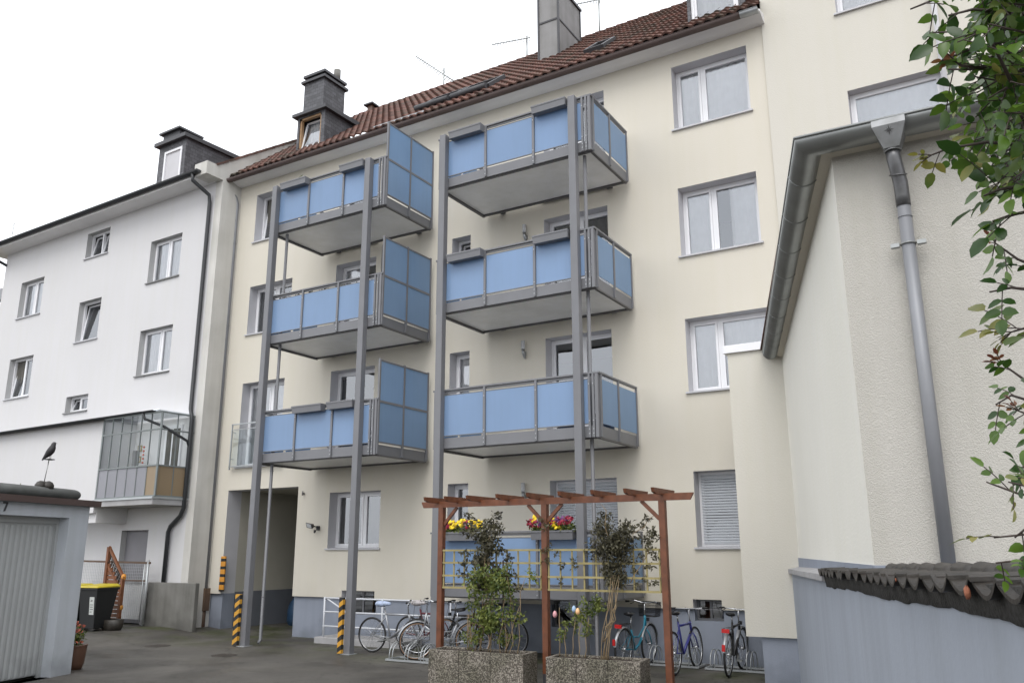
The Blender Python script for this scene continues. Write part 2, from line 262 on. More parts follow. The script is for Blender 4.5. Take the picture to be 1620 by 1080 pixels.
M['stripe'] = stripe_mat('hazard_stripes', (0.55, 0.28, 0.03), (0.02, 0.02, 0.02), 0.155, (0.55, 0, -0.83))
M['bumper'] = stripe_mat('corner_bumper', (0.015, 0.015, 0.015), (0.55, 0.24, 0.03), 0.19, (0, 0, 1), 0.38)
M['rubber'] = mat('rubber', (0.02, 0.02, 0.021), 0.75)
M['tan'] = mat('tan_tyre_wall', (0.32, 0.19, 0.11), 0.7)
M['chrome'] = mat('chrome', (0.62, 0.63, 0.65), 0.22, metal=0.9, var=0.03)
M['silver'] = mat('silver_paint', (0.36, 0.37, 0.39), 0.3, metal=0.4, var=0.03)
M['blackm'] = mat('black_paint', (0.018, 0.018, 0.02), 0.35)
M['teal'] = mat('teal_paint', (0.02, 0.20, 0.30), 0.3)
M['navy'] = mat('violet_blue_paint', (0.035, 0.04, 0.22), 0.3)
M['maroon'] = mat('maroon_paint', (0.12, 0.02, 0.03), 0.35)
M['redl'] = mat('red_reflector', (0.5, 0.02, 0.02), 0.25)
M['orangel'] = mat('orange_reflector', (0.75, 0.25, 0.03), 0.3)
M['cover_b'] = mat('blue_white_saddle_cover', (0.42, 0.5, 0.68), 0.6, var=0.35, vs=22)
M['cover_g'] = mat('pale_saddle_cover', (0.5, 0.47, 0.48), 0.5, var=0.3, vs=18, bump=0.4, bs=30)
M['yellow'] = mat('yellow_petals', (0.85, 0.62, 0.02), 0.6, var=0.2, vs=20)
M['crimson'] = mat('crimson_petals', (0.32, 0.02, 0.05), 0.6, var=0.3, vs=20)
M['purple'] = mat('purple_petals', (0.18, 0.05, 0.2), 0.6, var=0.3, vs=20)
M['coral'] = mat('coral_petals', (0.6, 0.16, 0.1), 0.6, var=0.3, vs=20)
M['leaf_rose'] = leaf_mat('rose_leaf', (0.024, 0.066, 0.010), (0.105, 0.19, 0.022), 0.4, 0.32, 6)
M['leaf_young'] = leaf_mat('young_rose_leaf', (0.09, 0.14, 0.03), (0.24, 0.22, 0.05), 0.4, 0.4, 12)
M['leaf_red'] = leaf_mat('red_rose_shoot', (0.16, 0.05, 0.03), (0.26, 0.12, 0.05), 0.35, 0.45, 12)
M['leaf_green'] = leaf_mat('clematis_leaf', (0.06, 0.095, 0.02), (0.22, 0.25, 0.06), 0.35, 0.5, 5)
M['leaf_dark'] = leaf_mat('bronze_clematis_leaf', (0.045, 0.042, 0.028), (0.13, 0.12, 0.07), 0.25, 0.5, 6)
M['stem'] = mat('bare_stem', (0.26, 0.19, 0.11), 0.8, var=0.3, vs=20)
M['darkstem'] = mat('dark_stem', (0.05, 0.035, 0.028), 0.7, var=0.3, vs=20)
M['terracotta'] = mat('brown_glazed_pot', (0.11, 0.055, 0.035), 0.4, var=0.2)
M['feather'] = mat('black_feathers', (0.018, 0.016, 0.018), 0.5, var=0.3, vs=30)
M['bluebag'] = mat('blue_plastic_sack', (0.025, 0.06, 0.12), 0.35, var=0.3, vs=6)
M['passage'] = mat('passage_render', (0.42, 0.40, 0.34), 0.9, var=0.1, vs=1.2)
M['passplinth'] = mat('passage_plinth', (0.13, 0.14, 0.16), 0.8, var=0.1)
M['lampglass'] = mat('bubble_glass', (0.55, 0.56, 0.58), 0.15, var=0.2, vs=40, bump=0.6, bs=70)
M['wgfrost'] = frosted_mat('frosted_lower_pane', (0.46, 0.46, 0.50), 0.5, 0.3)
M['wgtan'] = frosted_mat('tan_lower_pane', (0.36, 0.27, 0.17), 0.3, 0.3)
M['greyroof'] = mat('grey_roofing', (0.24, 0.24, 0.25), 0.6, var=0.15, vs=3)
M['asphalt'] = asphalt_mat()

for k_, a_, b_, c_ in (('plinth', 0, .35, .72), ('garage', 0, .4, .7), ('white', 0, .9, .85), ('concrete', 0, .5, .65), ('cream', .8, 1.5, .93), ('gdoor', 0, .35, .75)): add_dirt(M[k_], a_, b_, c_)
# ------------------------------------------------------------------ mesh helpers
class Frame:
    """wall frame: u to the right along the wall, w out of the wall, z up"""
    def __init__(s, ox=0, oy=0, ang=0):
        a = R(ang); s.o = Vector((ox, oy, 0)); s.u = Vector((math.cos(a), math.sin(a), 0)); s.n = Vector((math.sin(a), -math.cos(a), 0))
    def __call__(s, u, w, z): return s.o + s.u * u + s.n * w + Vector((0, 0, z))
XYZ = lambda x, y, z: Vector((x, y, z))
MAIN = Frame()

class MB:
    def __init__(s, f=XYZ): s.v = []; s.f = []; s.m = []; s.fr = f; s.sm = []
    def P(s, p): s.v.append(tuple(s.fr(*p))); return len(s.v) - 1
    def face(s, ids, mi=0, sm=False): s.f.append(tuple(ids)); s.m.append(mi); s.sm.append(sm)
    def poly(s, pts, mi=0): s.face([s.P(p) for p in pts], mi); return s
    def box(s, a0, a1, b0, b1, c0, c1, mi=0):
        i = [s.P(p) for p in ((a0, b0, c0), (a1, b0, c0), (a1, b1, c0), (a0, b1, c0), (a0, b0, c1), (a1, b0, c1), (a1, b1, c1), (a0, b1, c1))]
        for q in ((0, 3, 2, 1), (4, 5, 6, 7), (0, 1, 5, 4), (1, 2, 6, 5), (2, 3, 7, 6), (3, 0, 4, 7)): s.face([i[k] for k in q], mi)
        return s
    def prism(s, prof, axis, t0, t1, mi=0):
        """prof: 2-D outline in the two other axes, extruded along axis 0/1/2"""
        def pt(p, t): return (t, p[0], p[1]) if axis == 0 else ((p[0], t, p[1]) if axis == 1 else (p[0], p[1], t))
        A = [s.P(pt(p, t0)) for p in prof]; B = [s.P(pt(p, t1)) for p in prof]; n = len(prof)
        s.face(A[::-1], mi); s.face(B, mi)
        for i in range(n): s.face((A[i], A[(i + 1) % n], B[(i + 1) % n], B[i]), mi)
        return s
    def bar(s, p, q, wd, ht, mi=0, up=(0, 0, 1)):
        """rectangular bar from p to q in frame coordinates"""
        P, Q = s.fr(*p), s.fr(*q); d = (Q - P).normalized(); upv = Vector(up)
        if abs(d.dot(upv)) > 0.98: upv = Vector((0, 1, 0)) if abs(d.y) < 0.9 else Vector((1, 0, 0))
        sd = d.cross(upv).normalized(); up2 = sd.cross(d)
        b = len(s.v)
        for c in (P, Q):
            for (i, j) in ((-1, -1), (1, -1), (1, 1), (-1, 1)): s.v.append(tuple(c + sd * (i * wd / 2) + up2 * (j * ht / 2)))
        for q4 in ((0, 1, 2, 3), (7, 6, 5, 4), (0, 4, 5, 1), (1, 5, 6, 2), (2, 6, 7, 3), (3, 7, 4, 0)): s.face([b + k for k in q4], mi)
        return s
    def tube(s, path, r, n=8, mi=0, cap=True, half=False):
        pts = [s.fr(*p) for p in path]; rr = r if isinstance(r, (list, tuple)) else [r] * len(pts)
        rings = []; prev = None
        for i, c in enumerate(pts):
            t = (pts[min(i + 1, len(pts) - 1)] - pts[max(i - 1, 0)]).normalized()
            if prev is None:
                a = Vector((0, 0, 1)) if abs(t.z) < 0.9 else Vector((1, 0, 0)); nx = t.cross(a).normalized()
            else: nx = (prev - t * prev.dot(t)); nx = nx.normalized() if nx.length > 1e-6 else t.orthogonal().normalized()
            prev = nx; ny = t.cross(nx); b = len(s.v); k = 1.0
            if 0 < i < len(pts) - 1:
                d1 = (pts[i] - pts[i - 1]).normalized(); d2 = (pts[i + 1] - pts[i]).normalized(); k = min(1.25, 1 / max(0.6, math.sqrt((1 + d1.dot(d2)) / 2)))
            for j in range(n):
                an = 2 * math.pi * j / n; s.v.append(tuple(c + (nx * math.cos(an) + ny * math.sin(an)) * rr[i]))
            rings.append(b)
        for i in range(len(rings) - 1):
            for j in range(n): s.face((rings[i] + j, rings[i] + (j + 1) % n, rings[i + 1] + (j + 1) % n, rings[i + 1] + j), mi, True)
        if cap: s.face([rings[0] + j for j in range(n)][::-1], mi); s.face([rings[-1] + j for j in range(n)], mi)
        return s
    def torus(s, c, R1, r, ax=(0, 1, 0), n=28, k=6, mi=0, a0=0, a1=360):
        ax = Vector(ax).normalized(); e1 = ax.orthogonal().normalized()
        if abs(ax.z) < 0.5: e1 = ax.cross(Vector((0, 0, 1))).normalized()
        e2 = ax.cross(e1); pts = []; full = (a1 - a0) >= 360; C = Vector(c)
        m = n if full else n + 1
        b = len(s.v)
        for i in range(m):
            a = R(a0 + (a1 - a0) * i / n); d = e1 * math.cos(a) + e2 * math.sin(a)
            for j in range(k):
                q = 2 * math.pi * j / k; s.v.append(tuple(s.fr(*(C + d * (R1 + r * math.cos(q)) + ax * (r * math.sin(q))))))
        for i in range(n if full else n):
            i2 = (i + 1) % m if full else i + 1
            for j in range(k): s.face((b + i * k + j, b + i * k + (j + 1) % k, b + i2 * k + (j + 1) % k, b + i2 * k + j), mi, True)
        return s
    def loft(s, rings, mi=0, cap=True):
        n = len(rings[0]); bs = []
        for r_ in rings: bs.append([s.P(p) for p in r_])
        for a, b in zip(bs, bs[1:]):
            for j in range(n): s.face((a[j], a[(j + 1) % n], b[(j + 1) % n], b[j]), mi, True)
        if cap: s.face(bs[0][::-1], mi); s.face(bs[-1], mi)
        return s

ORG = {}
def worg(o): return ORG.get(o.name, Vector((0, 0, 0))) if o else Vector((0, 0, 0))
def obj(name, mb, mats, parent=None, bevel=0.0, label=None, stuff=False):
    o_ = worg(parent); me = bpy.data.meshes.new(name)
    me.from_pydata([(v[0] - o_.x, v[1] - o_.y, v[2] - o_.z) for v in mb.v], [], mb.f)
    if not isinstance(mats, (list, tuple)): mats = [mats]
    for m in mats: me.materials.append(m)
    me.polygons.foreach_set("material_index", mb.m); me.polygons.foreach_set("use_smooth", mb.sm)
    me.update()
    ob = bpy.data.objects.new(name, me); col.objects.link(ob); ob.parent = parent; ORG[ob.name] = o_
    if bevel:
        b = ob.modifiers.new("bevel", 'BEVEL'); b.width = bevel; b.segments = 2; b.limit_method = 'ANGLE'
    if label: ob["label"] = label
    if stuff: ob["kind"] = "stuff"
    return ob
def thing(name, label, cat, loc=(0, 0, 0), group=None):
    o = bpy.data.objects.new(name, None); col.objects.link(o); o.location = loc; ORG[o.name] = Vector(loc); o.empty_display_size = 0.2
    o["label"] = label; o["category"] = cat
    if group: o["group"] = group
    return o
def tag(o, label, cat, group=None):
    o["label"] = label; o["category"] = cat
    if group: o["group"] = group
    return o

def wall_cells(mb, u0, u1, z0, z1, w, holes, depth, mi=0, rmi=1):
    """wall face with openings and their reveals"""
    us = sorted({u0, u1, *[h[0] for h in holes], *[h[1] for h in holes]}); zs = sorted({z0, z1, *[h[2] for h in holes], *[h[3] for h in holes]})
    us = [u for u in us if u0 <= u <= u1]; zs = [z for z in zs if z0 <= z <= z1]
    for a, b in zip(us, us[1:]):
        for c, d in zip(zs, zs[1:]):
            uc, zc = (a + b) / 2, (c + d) / 2
            if any(h[0] < uc < h[1] and h[2] < zc < h[3] for h in holes): continue
            mb.poly(((a, w, c), (b, w, c), (b, w, d), (a, w, d)), mi)
    for h in holes:
        a, b, c, d = h[:4]; dp = h[4] if len(h) > 4 else depth
        c2, d2 = max(c, z0), min(d, z1)
        mb.poly(((a, w, c2), (a, w, d2), (a, w - dp, d2), (a, w - dp, c2)), rmi); mb.poly(((b, w, c2), (b, w, d2), (b, w - dp, d2), (b, w - dp, c2)), rmi)
        if d <= z1: mb.poly(((a, w, d), (b, w, d), (b, w - dp, d), (a, w - dp, d)), rmi)
        if c >= z0: mb.poly(((a, w, c), (b, w, c), (b, w - dp, c), (a, w - dp, c)), rmi)

def window(parent, fr, u0, u1, z0, z1, w, split=0.42, curt='net', tilt=None, sill=True, sillmat='sill', frame='pvc', label=None, shutter=0.0, top=0.0, sillproj=0.05, wface=0.0, head=0.0):
    """frame in the opening (w = plane of the frame), sashes, panes, curtains, sill"""
    f = 0.055; mb = MB(fr); z1f = z1 - head
    def ring(a, b, c, d, t, w0, w1):
        mb.box(a, a + t, w0, w1, c, d); mb.box(b - t, b, w0, w1, c, d); mb.box(a + t, b - t, w0, w1, c, c + t); mb.box(a + t, b - t, w0, w1, d - t, d)
    e = 0.003
    ring(u0 + e, u1 - e, z0 + e, z1 - e, f, w - 0.07, w)
    leaves = [(u0 + f, u1 - f)]
    if split:
        um = u0 + (u1 - u0) * split; mb.box(um - 0.03, um + 0.03, w - 0.068, w + 0.002, z0 + f, z1 - f); leaves = [(u0 + f, um - 0.03), (um + 0.03, u1 - f)]
    if head: mb.box(u0 + f, u1 - f, w - 0.066, w + 0.004, z1 - f - head, z1 - f)
    win = None; panes = []
    for i, (a, b) in enumerate(leaves):
        tl = tilt is not None and i in tilt
        if not tl:
            ring(a + e, b - e, z0 + f + e, z1 - f - head - e, 0.045, w - 0.05, w + 0.012)
            panes.append(((a + 0.045, w - 0.02, z0 + f + 0.045), (b - 0.045, w - 0.02, z0 + f + 0.045), (b - 0.045, w - 0.02, z1 - f - head - 0.045), (a + 0.045, w - 0.02, z1 - f - head - 0.045)))
        else:       # tilted inwards at the top
            H = z1 - z0 - 2 * f; dx = -0.13; c, d = z0 + f, z1 - f - 0.01
            def T(z): return w - 0.02 + dx * (z - c) / H
            for (ua, ub) in ((a, a + 0.045), (b - 0.045, b)):
                mb.loft([[(ua, T(c) + .02, c), (ub, T(c) + .02, c), (ub, T(c) - .03, c), (ua, T(c) - .03, c)], [(ua, T(d) + .02, d), (ub, T(d) + .02, d), (ub, T(d) - .03, d), (ua, T(d) - .03, d)]])
            mb.box(a, b, T(c) - .03, T(c) + .02, c, c + 0.045); mb.box(a, b, T(d) - .03, T(d) + .02, d - 0.045, d)
            panes.append(((a + 0.04, T(c), c + 0.04), (b - 0.04, T(c), c + 0.04), (b - 0.04, T(d), d - 0.04), (a + 0.04, T(d), d - 0.04)))
    for k in range(len(mb.sm)): mb.sm[k] = False
    win = obj('window', mb, M[frame], parent, label=label)
    for p in panes: obj('pane', MB(fr).poly(p), M['glass'], win)
    if curt:
        cw = w - 0.085; mbc = MB(fr); n = max(10, int((u1 - u0) / 0.035)); rnd = random.Random(int(abs(u0 * 100 + z0 * 37)))
        gap = None
        spans = {'net': [(u0 + .03, u1 - .03)], 'dark': [(u0 + .03, u1 - .03)], 'split': [(u0 + .03, u0 + (u1 - u0) * .42), (u0 + (u1 - u0) * .6, u1 - .03)], 'left': [(u0 + .03, u0 + (u1 - u0) * .5)], 'right': [(u0 + (u1 - u0) * .45, u1 - .03)]}[curt]
        for (a, b) in spans:
            n = max(8, int((b - a) / 0.03)); ph = rnd.random() * 6
            pr = [(a + (b - a) * i / n, cw + 0.010 * math.sin(i * 1.1 + ph) + 0.008 * math.sin(i * 0.5 + ph)) for i in range(n + 1)]
            for i in range(n):
                q = [(pr[i][0], pr[i][1], z0 + .02), (pr[i + 1][0], pr[i + 1][1], z0 + .02), (pr[i + 1][0], pr[i + 1][1], z1 - .03), (pr[i][0], pr[i][1], z1 - .03)]
                mbc.face([mbc.P(x) for x in q], 0, True)
        obj('curtain', mbc, M['darkcurtain' if curt == 'dark' else 'curtain'], win)
    if shutter:
        zb = z1 - f - (z1 - z0 - 2 * f) * shutter; mbs = MB(fr); z = z1 - f; k = 0
        while z > zb + 0.01:
            z2 = max(zb, z - 0.05); mbs.prism([(w + .010, z2 + .008), (w + .022, z2 + .012), (w + .0255, (z + z2) / 2), (w + .022, z - .003), (w + .010, z)], 0, u0 + f, u1 - f); z = z2
        obj('roller_shutter', mbs, M['blind'], win)
    if sill:
        mbs = MB(fr); mbs.prism([(wface + sillproj, z0 - 0.03), (wface + sillproj, z0 + 0.0), (w, z0 + 0.018), (w, z0 - 0.03)], 0, u0 - 0.05, u1 + 0.05) if False else None
        A = [(wface + sillproj, z0 - 0.035), (wface + sillproj, z0 - 0.002), (w - 0.0, z0 + 0.02), (w - 0.0, z0 - 0.012), (wface + 0.003, z0 - 0.035)]
        pa = [mbs.P((u0 - 0.045, p[0], p[1])) for p in A]; pb = [mbs.P((u1 + 0.045, p[0], p[1])) for p in A]
        mbs.face(pa[::-1]); mbs.face(pb)
        for i in range(len(A)): mbs.face((pa[i], pa[(i + 1) % 5], pb[(i + 1) % 5], pb[i]))
        obj('sill', mbs, M[sillmat], win)
    return win

def half_gutter(mb, path, r, n=10, th=0.004, bead=0.012, mi=0):
    """half-round gutter along a horizontal path, open upwards, mitred at corners"""
    pts = [Vector(p) for p in path]; rows = []
    for i, c in enumerate(pts):
        d1 = (pts[i] - pts[max(0, i - 1)]); d2 = (pts[min(len(pts) - 1, i + 1)] - pts[i])
        d1 = d1.normalized() if d1.length > 0 else d2.normalized(); d2 = d2.normalized() if d2.length > 0 else d1
        t = (d1 + d2).normalized(); sd = t.cross(Vector((0, 0, 1))).normalized(); k = 1 / max(0.5, t.dot(d1))
        row = []
        for j in range(n + 1):
            a = math.pi * j / n; row.append(mb.P(c + sd * (math.cos(a) * r * k) + Vector((0, 0, -math.sin(a) * r))))
        for j in range(n, -1, -1):
            a = math.pi * j / n; row.append(mb.P(c + sd * (math.cos(a) * (r - th) * k) + Vector((0, 0, -math.sin(a) * (r - th)))))
        rows.append((row, sd, k, c))
    for (a, *_), (b, *_) in zip(rows, rows[1:]):
        m = len(a)
        for j in range(m): mb.face((a[j], a[(j + 1) % m], b[(j + 1) % m], b[j]), mi, True)
    for rr in (rows[0], rows[-1]):
        mb.face(rr[0][:n + 1], mi)
    for sgn in (1, -1):
        mb.tube([tuple(c + sd * (sgn * r * k)) for (_, sd, k, c) in rows], bead if sgn == 1 else bead * 0.4, 6, mi)

def tiled_roof(mb, o, du, ds, width, length, tw=0.22, th=0.34, amp=0.04):
    """pantile surface; o = eave left corner, du along the eave, ds up the slope"""
    o, du, ds = Vector(o), Vector(du).normalized(), Vector(ds).normalized(); nn = du.cross(ds).normalized()
    if nn.z < 0: nn = -nn
    prof = [(0, 0.0), (0.16, 0.75), (0.34, 1.0), (0.5, 0.75), (0.66, 0.15), (0.84, -0.12)]
    us = []
    k = 0
    while k * tw < width:
        for (a, h) in prof: us.append(((k + a) * tw, h * amp))
        k += 1
    rows = []; nc = int(length / th) + 1; rnd = random.Random(3)
    for c in range(nc):
        s0, s1 = c * th, min(length, (c + 1) * th + 0.02)
        if s0 >= length: break
        jit = [rnd.uniform(-0.006, 0.006) for _ in range(k + 1)]
        A = [mb.P(o + du * u + ds * (s0 + jit[i // 6]) + nn * (h + 0.045)) for i, (u, h) in enumerate(us)]
        B = [mb.P(o + du * u + ds * s1 + nn * (h + 0.0)) for (u, h) in us]
        C = [mb.P(o + du * u + ds * (s0 + jit[i // 6]) + nn * (h + 0.004)) for i, (u, h) in enumerate(us)]
        for i in range(len(us) - 1): mb.face((A[i], A[i + 1], B[i + 1], B[i]), 0, True); mb.face((C[i], C[i + 1], A[i + 1], A[i]), 0)

def leaf_pts(p, d, n, L, W, fold=0.25, droop=0.2):
    """ovate pointed leaflet: 2 x 4 faces"""
    s = d.cross(n).normalized(); out_ = []
    for (t, wd) in ((0, 0.0), (0.16, 0.74), (0.42, 1.0), (0.75, 0.74), (1.0, 0.0)):
        c = p + d * (L * t) - n * (droop * L * t * t)
        out_.append((c - s * (wd * W / 2) + n * (fold * wd * W / 2), c, c + s * (wd * W / 2) + n * (fold * wd * W / 2)))
    return out_
def add_leaf(mb, p, d, n, L, W, mi=0, fold=0.25, droop=0.2):
    rows = leaf_pts(p, d, n, L, W, fold, droop); V = lambda q: (mb.v.append(tuple(q)), len(mb.v) - 1)[1]
    a = V(rows[0][1]); prev = None
    ids = [[a, a, a]] + [[V(q) for q in r_] for r_ in rows[1:4]]; z = V(rows[4][1]); ids.append([z, z, z])
    for r0, r1 in zip(ids, ids[1:]):
        for k in (0, 1):
            f_ = []
            for q in (r0[k], r0[k + 1], r1[k + 1], r1[k]):
                if q not in f_: f_.append(q)
            if len(f_) > 2: mb.face(f_, mi, True)
def rnd_dir(r, up=0.0):
    while True:
        v = Vector((r.uniform(-1, 1), r.uniform(-1, 1), r.uniform(-1, 1)))
        if 0.05 < v.length < 1: v.normalize(); v.z += up; return v.normalized()
def small_leaf(mb, p, r, L, W, up=0.1, mi=0):
    d = rnd_dir(r, up - 0.25); n = rnd_dir(r, 0.7); s = d.cross(n)
    if s.length < 1e-3: return
    s.normalize(); n = s.cross(d); b = len(mb.v)
    for q in (p, p + d * L * .45 - s * W / 2 + n * W * .15, p + d * L - n * L * .15, p + d * L * .45 + s * W / 2 + n * W * .15): mb.v.append(tuple(q))
    mb.face((b, b + 1, b + 2), mi); mb.face((b, b + 2, b + 3), mi)

# ------------------------------------------------------------------ ground
def gz(x, y):
    t = max(0.0, min(1.0, (-16.6 - x) / 2.2)); t = t * t * (3 - 2 * t); return 0.14 * t
mb = MB(); xs = [-300, -150, -80, -45] + [-30 + 0.4 * i for i in range(45)] + [-12 + 0.6 * i for i in range(40)] + [20, 60, 150, 300]
ys = [-300, -150, -80, -40, -25, -18, -14, -10, -8, -6, -4, -3, -2, -1, 0, 2, 6, 12, 30, 80, 150, 300]
ids = [[mb.P((x, y, gz(x, y))) for x in xs] for y in ys]
for j in range(len(ys) - 1):
    for i in range(len(xs) - 1): mb.face((ids[j][i], ids[j][i + 1], ids[j + 1][i + 1], ids[j + 1][i]), 0, True)
g = obj('ground', mb, M['asphalt']); g["kind"] = "structure"

# ================================================================== CREAM APARTMENT BUILDING
ab = thing('apartment_building', 'cream rendered apartment house with red tiled roof, blue balconies in front and an arched-free square passage at its left', 'building', (-10.8, 0, 0))
ab["label"] = 'cream rendered apartment house with brown tiled roof behind the stacked blue balconies'
XL, XR = -18.35, -3.2
wins = [  # u0,u1,z0,z1
 (-17.45, -15.85, 10.33, 11.75), (-17.45, -15.85, 7.66, 9.02), (-17.45, -15.9, 4.09, 6.31),
 (-14.3, -12.98, 9.5, 11.72), (-14.3, -12.98, 6.75, 9.08), (-14.3, -12.9, 4.0, 6.29), (-14.14, -12.58, 2.02, 3.31),
 (-10.68, -10.16, 10.6, 11.74), (-10.68, -10.16, 7.95, 9.08), (-10.7, -10.16, 5.25, 6.31), (-10.7, -10.16, 2.48, 3.37),
 (-8.2, -6.69, 9.5, 11.76), (-8.22, -6.69, 6.75, 9.04), (-8.22, -6.69, 4.0, 6.33), (-8.16, -6.68, 1.35, 3.33),
 (-5.13, -3.55, 10.36, 11.80), (-5.13, -3.55, 7.6, 9.05), (-5.13, -3.5, 4.87, 6.31), (-5.13, -3.55, 2.0, 3.37)]
passage = (-17.68, -15.18, 0.5, 3.5, 0.45)
base_w = [(-13.63, -12.66, 0.56, 1.08), (-5.27, -4.74, 0.72, 1.09), (-8.2, -7.2, 0.5, 1.03)]
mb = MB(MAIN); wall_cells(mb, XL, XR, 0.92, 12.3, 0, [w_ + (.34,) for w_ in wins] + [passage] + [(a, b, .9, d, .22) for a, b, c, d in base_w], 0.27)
mb.poly(((XL, 0, .92), (passage[0], 0, .92), (passage[0], -.07, .92), (XL, -.07, .92)), 1); mb.poly(((passage[1], 0, .92), (XR, 0, .92), (XR, -.07, .92), (passage[1], -.07, .92)), 1)
mb.poly(((XL, 0, .92), (XL, -10, .92), (XL, -10, 12.3), (XL, 0, 12.3)), 0)
mb.poly(((XR, 0.0, .92), (XR, -10, .92), (XR, -10, 12.3), (XR, 0.0, 12.3)), 0); mb.poly(((XL, -10, 0), (XR, -10, 0), (XR, -10, 12.3), (XL, -10, 12.3)), 0)
for k in range(4): zz = 3.62 + 2.75 * k if k else 3.62; mb.poly(((XL, -.3, zz), (XR, -.3, zz), (XR, -10, zz), (XL, -10, zz)), 1)
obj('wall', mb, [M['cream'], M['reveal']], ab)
mb = MB(MAIN); mb.poly(((XL, -.07, -.1), (passage[0], -.07, -.1), (passage[0], -.07, .92), (XL, -.07, .92))); mb.poly(((passage[0], -.07, -.1), (passage[0], -.45, -.1), (passage[0], -.45, .92), (passage[0], -.07, .92))); obj('plinth', mb, M['plinth'], ab, label='grey base of the pier left of the passage')
mb = MB(MAIN); wall_cells(mb, passage[1], XR, -.1, .92, -.07, [(a, b, c, 1.0, .2) for a, b, c, d in base_w], 0.2, 0, 0); mb.poly(((passage[1], -.07, -.1), (passage[1], -.45, -.1), (passage[1], -.45, .92), (passage[1], -.07, .92)))
obj('plinth', mb, [M['plinth']], ab)
# dark inner rooms behind the panes
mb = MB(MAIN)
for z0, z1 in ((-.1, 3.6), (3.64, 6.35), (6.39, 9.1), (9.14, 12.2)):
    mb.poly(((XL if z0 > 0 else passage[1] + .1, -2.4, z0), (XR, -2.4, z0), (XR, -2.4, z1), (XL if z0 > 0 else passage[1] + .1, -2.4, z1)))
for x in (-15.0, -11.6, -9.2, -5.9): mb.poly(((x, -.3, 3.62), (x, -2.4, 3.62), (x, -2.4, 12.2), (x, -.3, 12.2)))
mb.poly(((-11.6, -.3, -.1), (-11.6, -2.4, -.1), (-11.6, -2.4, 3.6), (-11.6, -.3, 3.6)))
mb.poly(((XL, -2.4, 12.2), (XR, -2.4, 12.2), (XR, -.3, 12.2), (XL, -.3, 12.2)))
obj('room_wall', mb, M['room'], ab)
# passage
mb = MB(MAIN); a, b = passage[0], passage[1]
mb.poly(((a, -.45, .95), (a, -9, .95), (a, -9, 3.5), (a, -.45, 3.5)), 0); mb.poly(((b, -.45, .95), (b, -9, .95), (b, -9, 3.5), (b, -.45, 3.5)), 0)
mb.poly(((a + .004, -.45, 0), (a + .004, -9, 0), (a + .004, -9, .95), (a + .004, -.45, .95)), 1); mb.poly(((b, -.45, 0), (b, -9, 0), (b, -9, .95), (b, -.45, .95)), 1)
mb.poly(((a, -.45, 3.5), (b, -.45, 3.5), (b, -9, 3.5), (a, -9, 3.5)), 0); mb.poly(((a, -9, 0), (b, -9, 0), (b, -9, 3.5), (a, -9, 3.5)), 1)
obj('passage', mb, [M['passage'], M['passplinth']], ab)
# eaves: soffit, fascia, gutter
mb = MB(MAIN); mb.prism([(0, 12.125), (0.06, 12.125), (0.16, 12.135), (0.38, 12.21), (0.38, 12.26), (0, 12.34)], 0, XL, XR + 0.06); obj('eave_soffit', mb, M['boards'], ab)
mb = MB(MAIN); half_gutter(mb, [(XL - .02, .47, 12.205), (-3.5, .47, 12.205)], .088); obj('gutter', mb, M['brown'], ab)
mb = MB(MAIN); half_gutter(mb, [(-3.5, .472, 12.207), (XR + .05, .472, 12.207)], .092); obj('gutter', mb, M['zinc'], ab, label='short new zinc end piece of the brown gutter')
mb = MB(MAIN); mb.tube([(-18.22, .48, 12.2), (-18.22, .46, 12.05), (-18.16, .14, 11.78), (-18.14, .09, 11.6), (-18.14, .09, 1.05)], .048, 10)
for z in (10.4, 8, 5.6, 3.2, 1.6): mb.torus((-18.14, .09, z), .052, .008, (0, 0, 1), 12, 4)
obj('downpipe', mb, M['zincpipe'], ab)
mb = MB(MAIN); mb.box(-18.24, -18.06, .0, .16, .5, 1.05); mb.tube([(-18.15, .09, 0), (-18.15, .09, .55)], .06, 8); obj('gully_box', mb, M['rustbar'], ab)
# roof
RS = Vector((0, 5.42, 4.6)).normalized()
mb = MB(); tiled_roof(mb, (XL + .02, -.43, 12.30), (1, 0, 0), RS, XR - XL, 7.12); 
mb.poly(((XL, 5.0, 16.86), (XR, 5.0, 16.86), (XR, 10.4, 12.3), (XL, 10.4, 12.3)))
mb.poly(((XR, 0, 12.3), (XR, 10, 12.3), (XR, 5, 16.8)))
rf = obj('roof', mb, M['tile'], ab)
mb = MB(); k = 0; x = XL + .1
while x < XR - .2:
    mb.tube([(x, 5.0, 16.87 + .012), (x + .36, 5.0, 16.87)], [.10, .085], 8); x += .34
obj('ridge', mb, M['tile'], rf)
def roof_z(y): return 12.30 + (y + .43) * 4.6 / 5.42
# snow guard strip along the eave
mb = MB(); mb.bar((-12.95, -.33, 12.44), (-11.35, -.33, 12.44), .03, .07); obj('snow_guard', mb, M['zinc'], rf)
# chimney with cladding
mb = MB(); x0, x1, y0, y1 = -9.66, -9.05, 2.5, 3.85
mb.box(x0, x1, y0, y1, 14.2, 16.98, 0)
mb.box(x0 - .02, x1 + .02, y0 - .02, y1 + .02, 15.93, 15.98, 1)
for (a, b) in ((x0, y0), (x1, y0), (x1, y1)): mb.box(a - .025, a + .025, b - .025, b + .025, 14.2, 17.0, 1)
mb.box(x0 - .05, x1 + .05, y0 - .05, y1 + .05, 16.98, 17.05, 1)
obj('chimney', mb, [M['fibre'], M['darkcap']], ab)
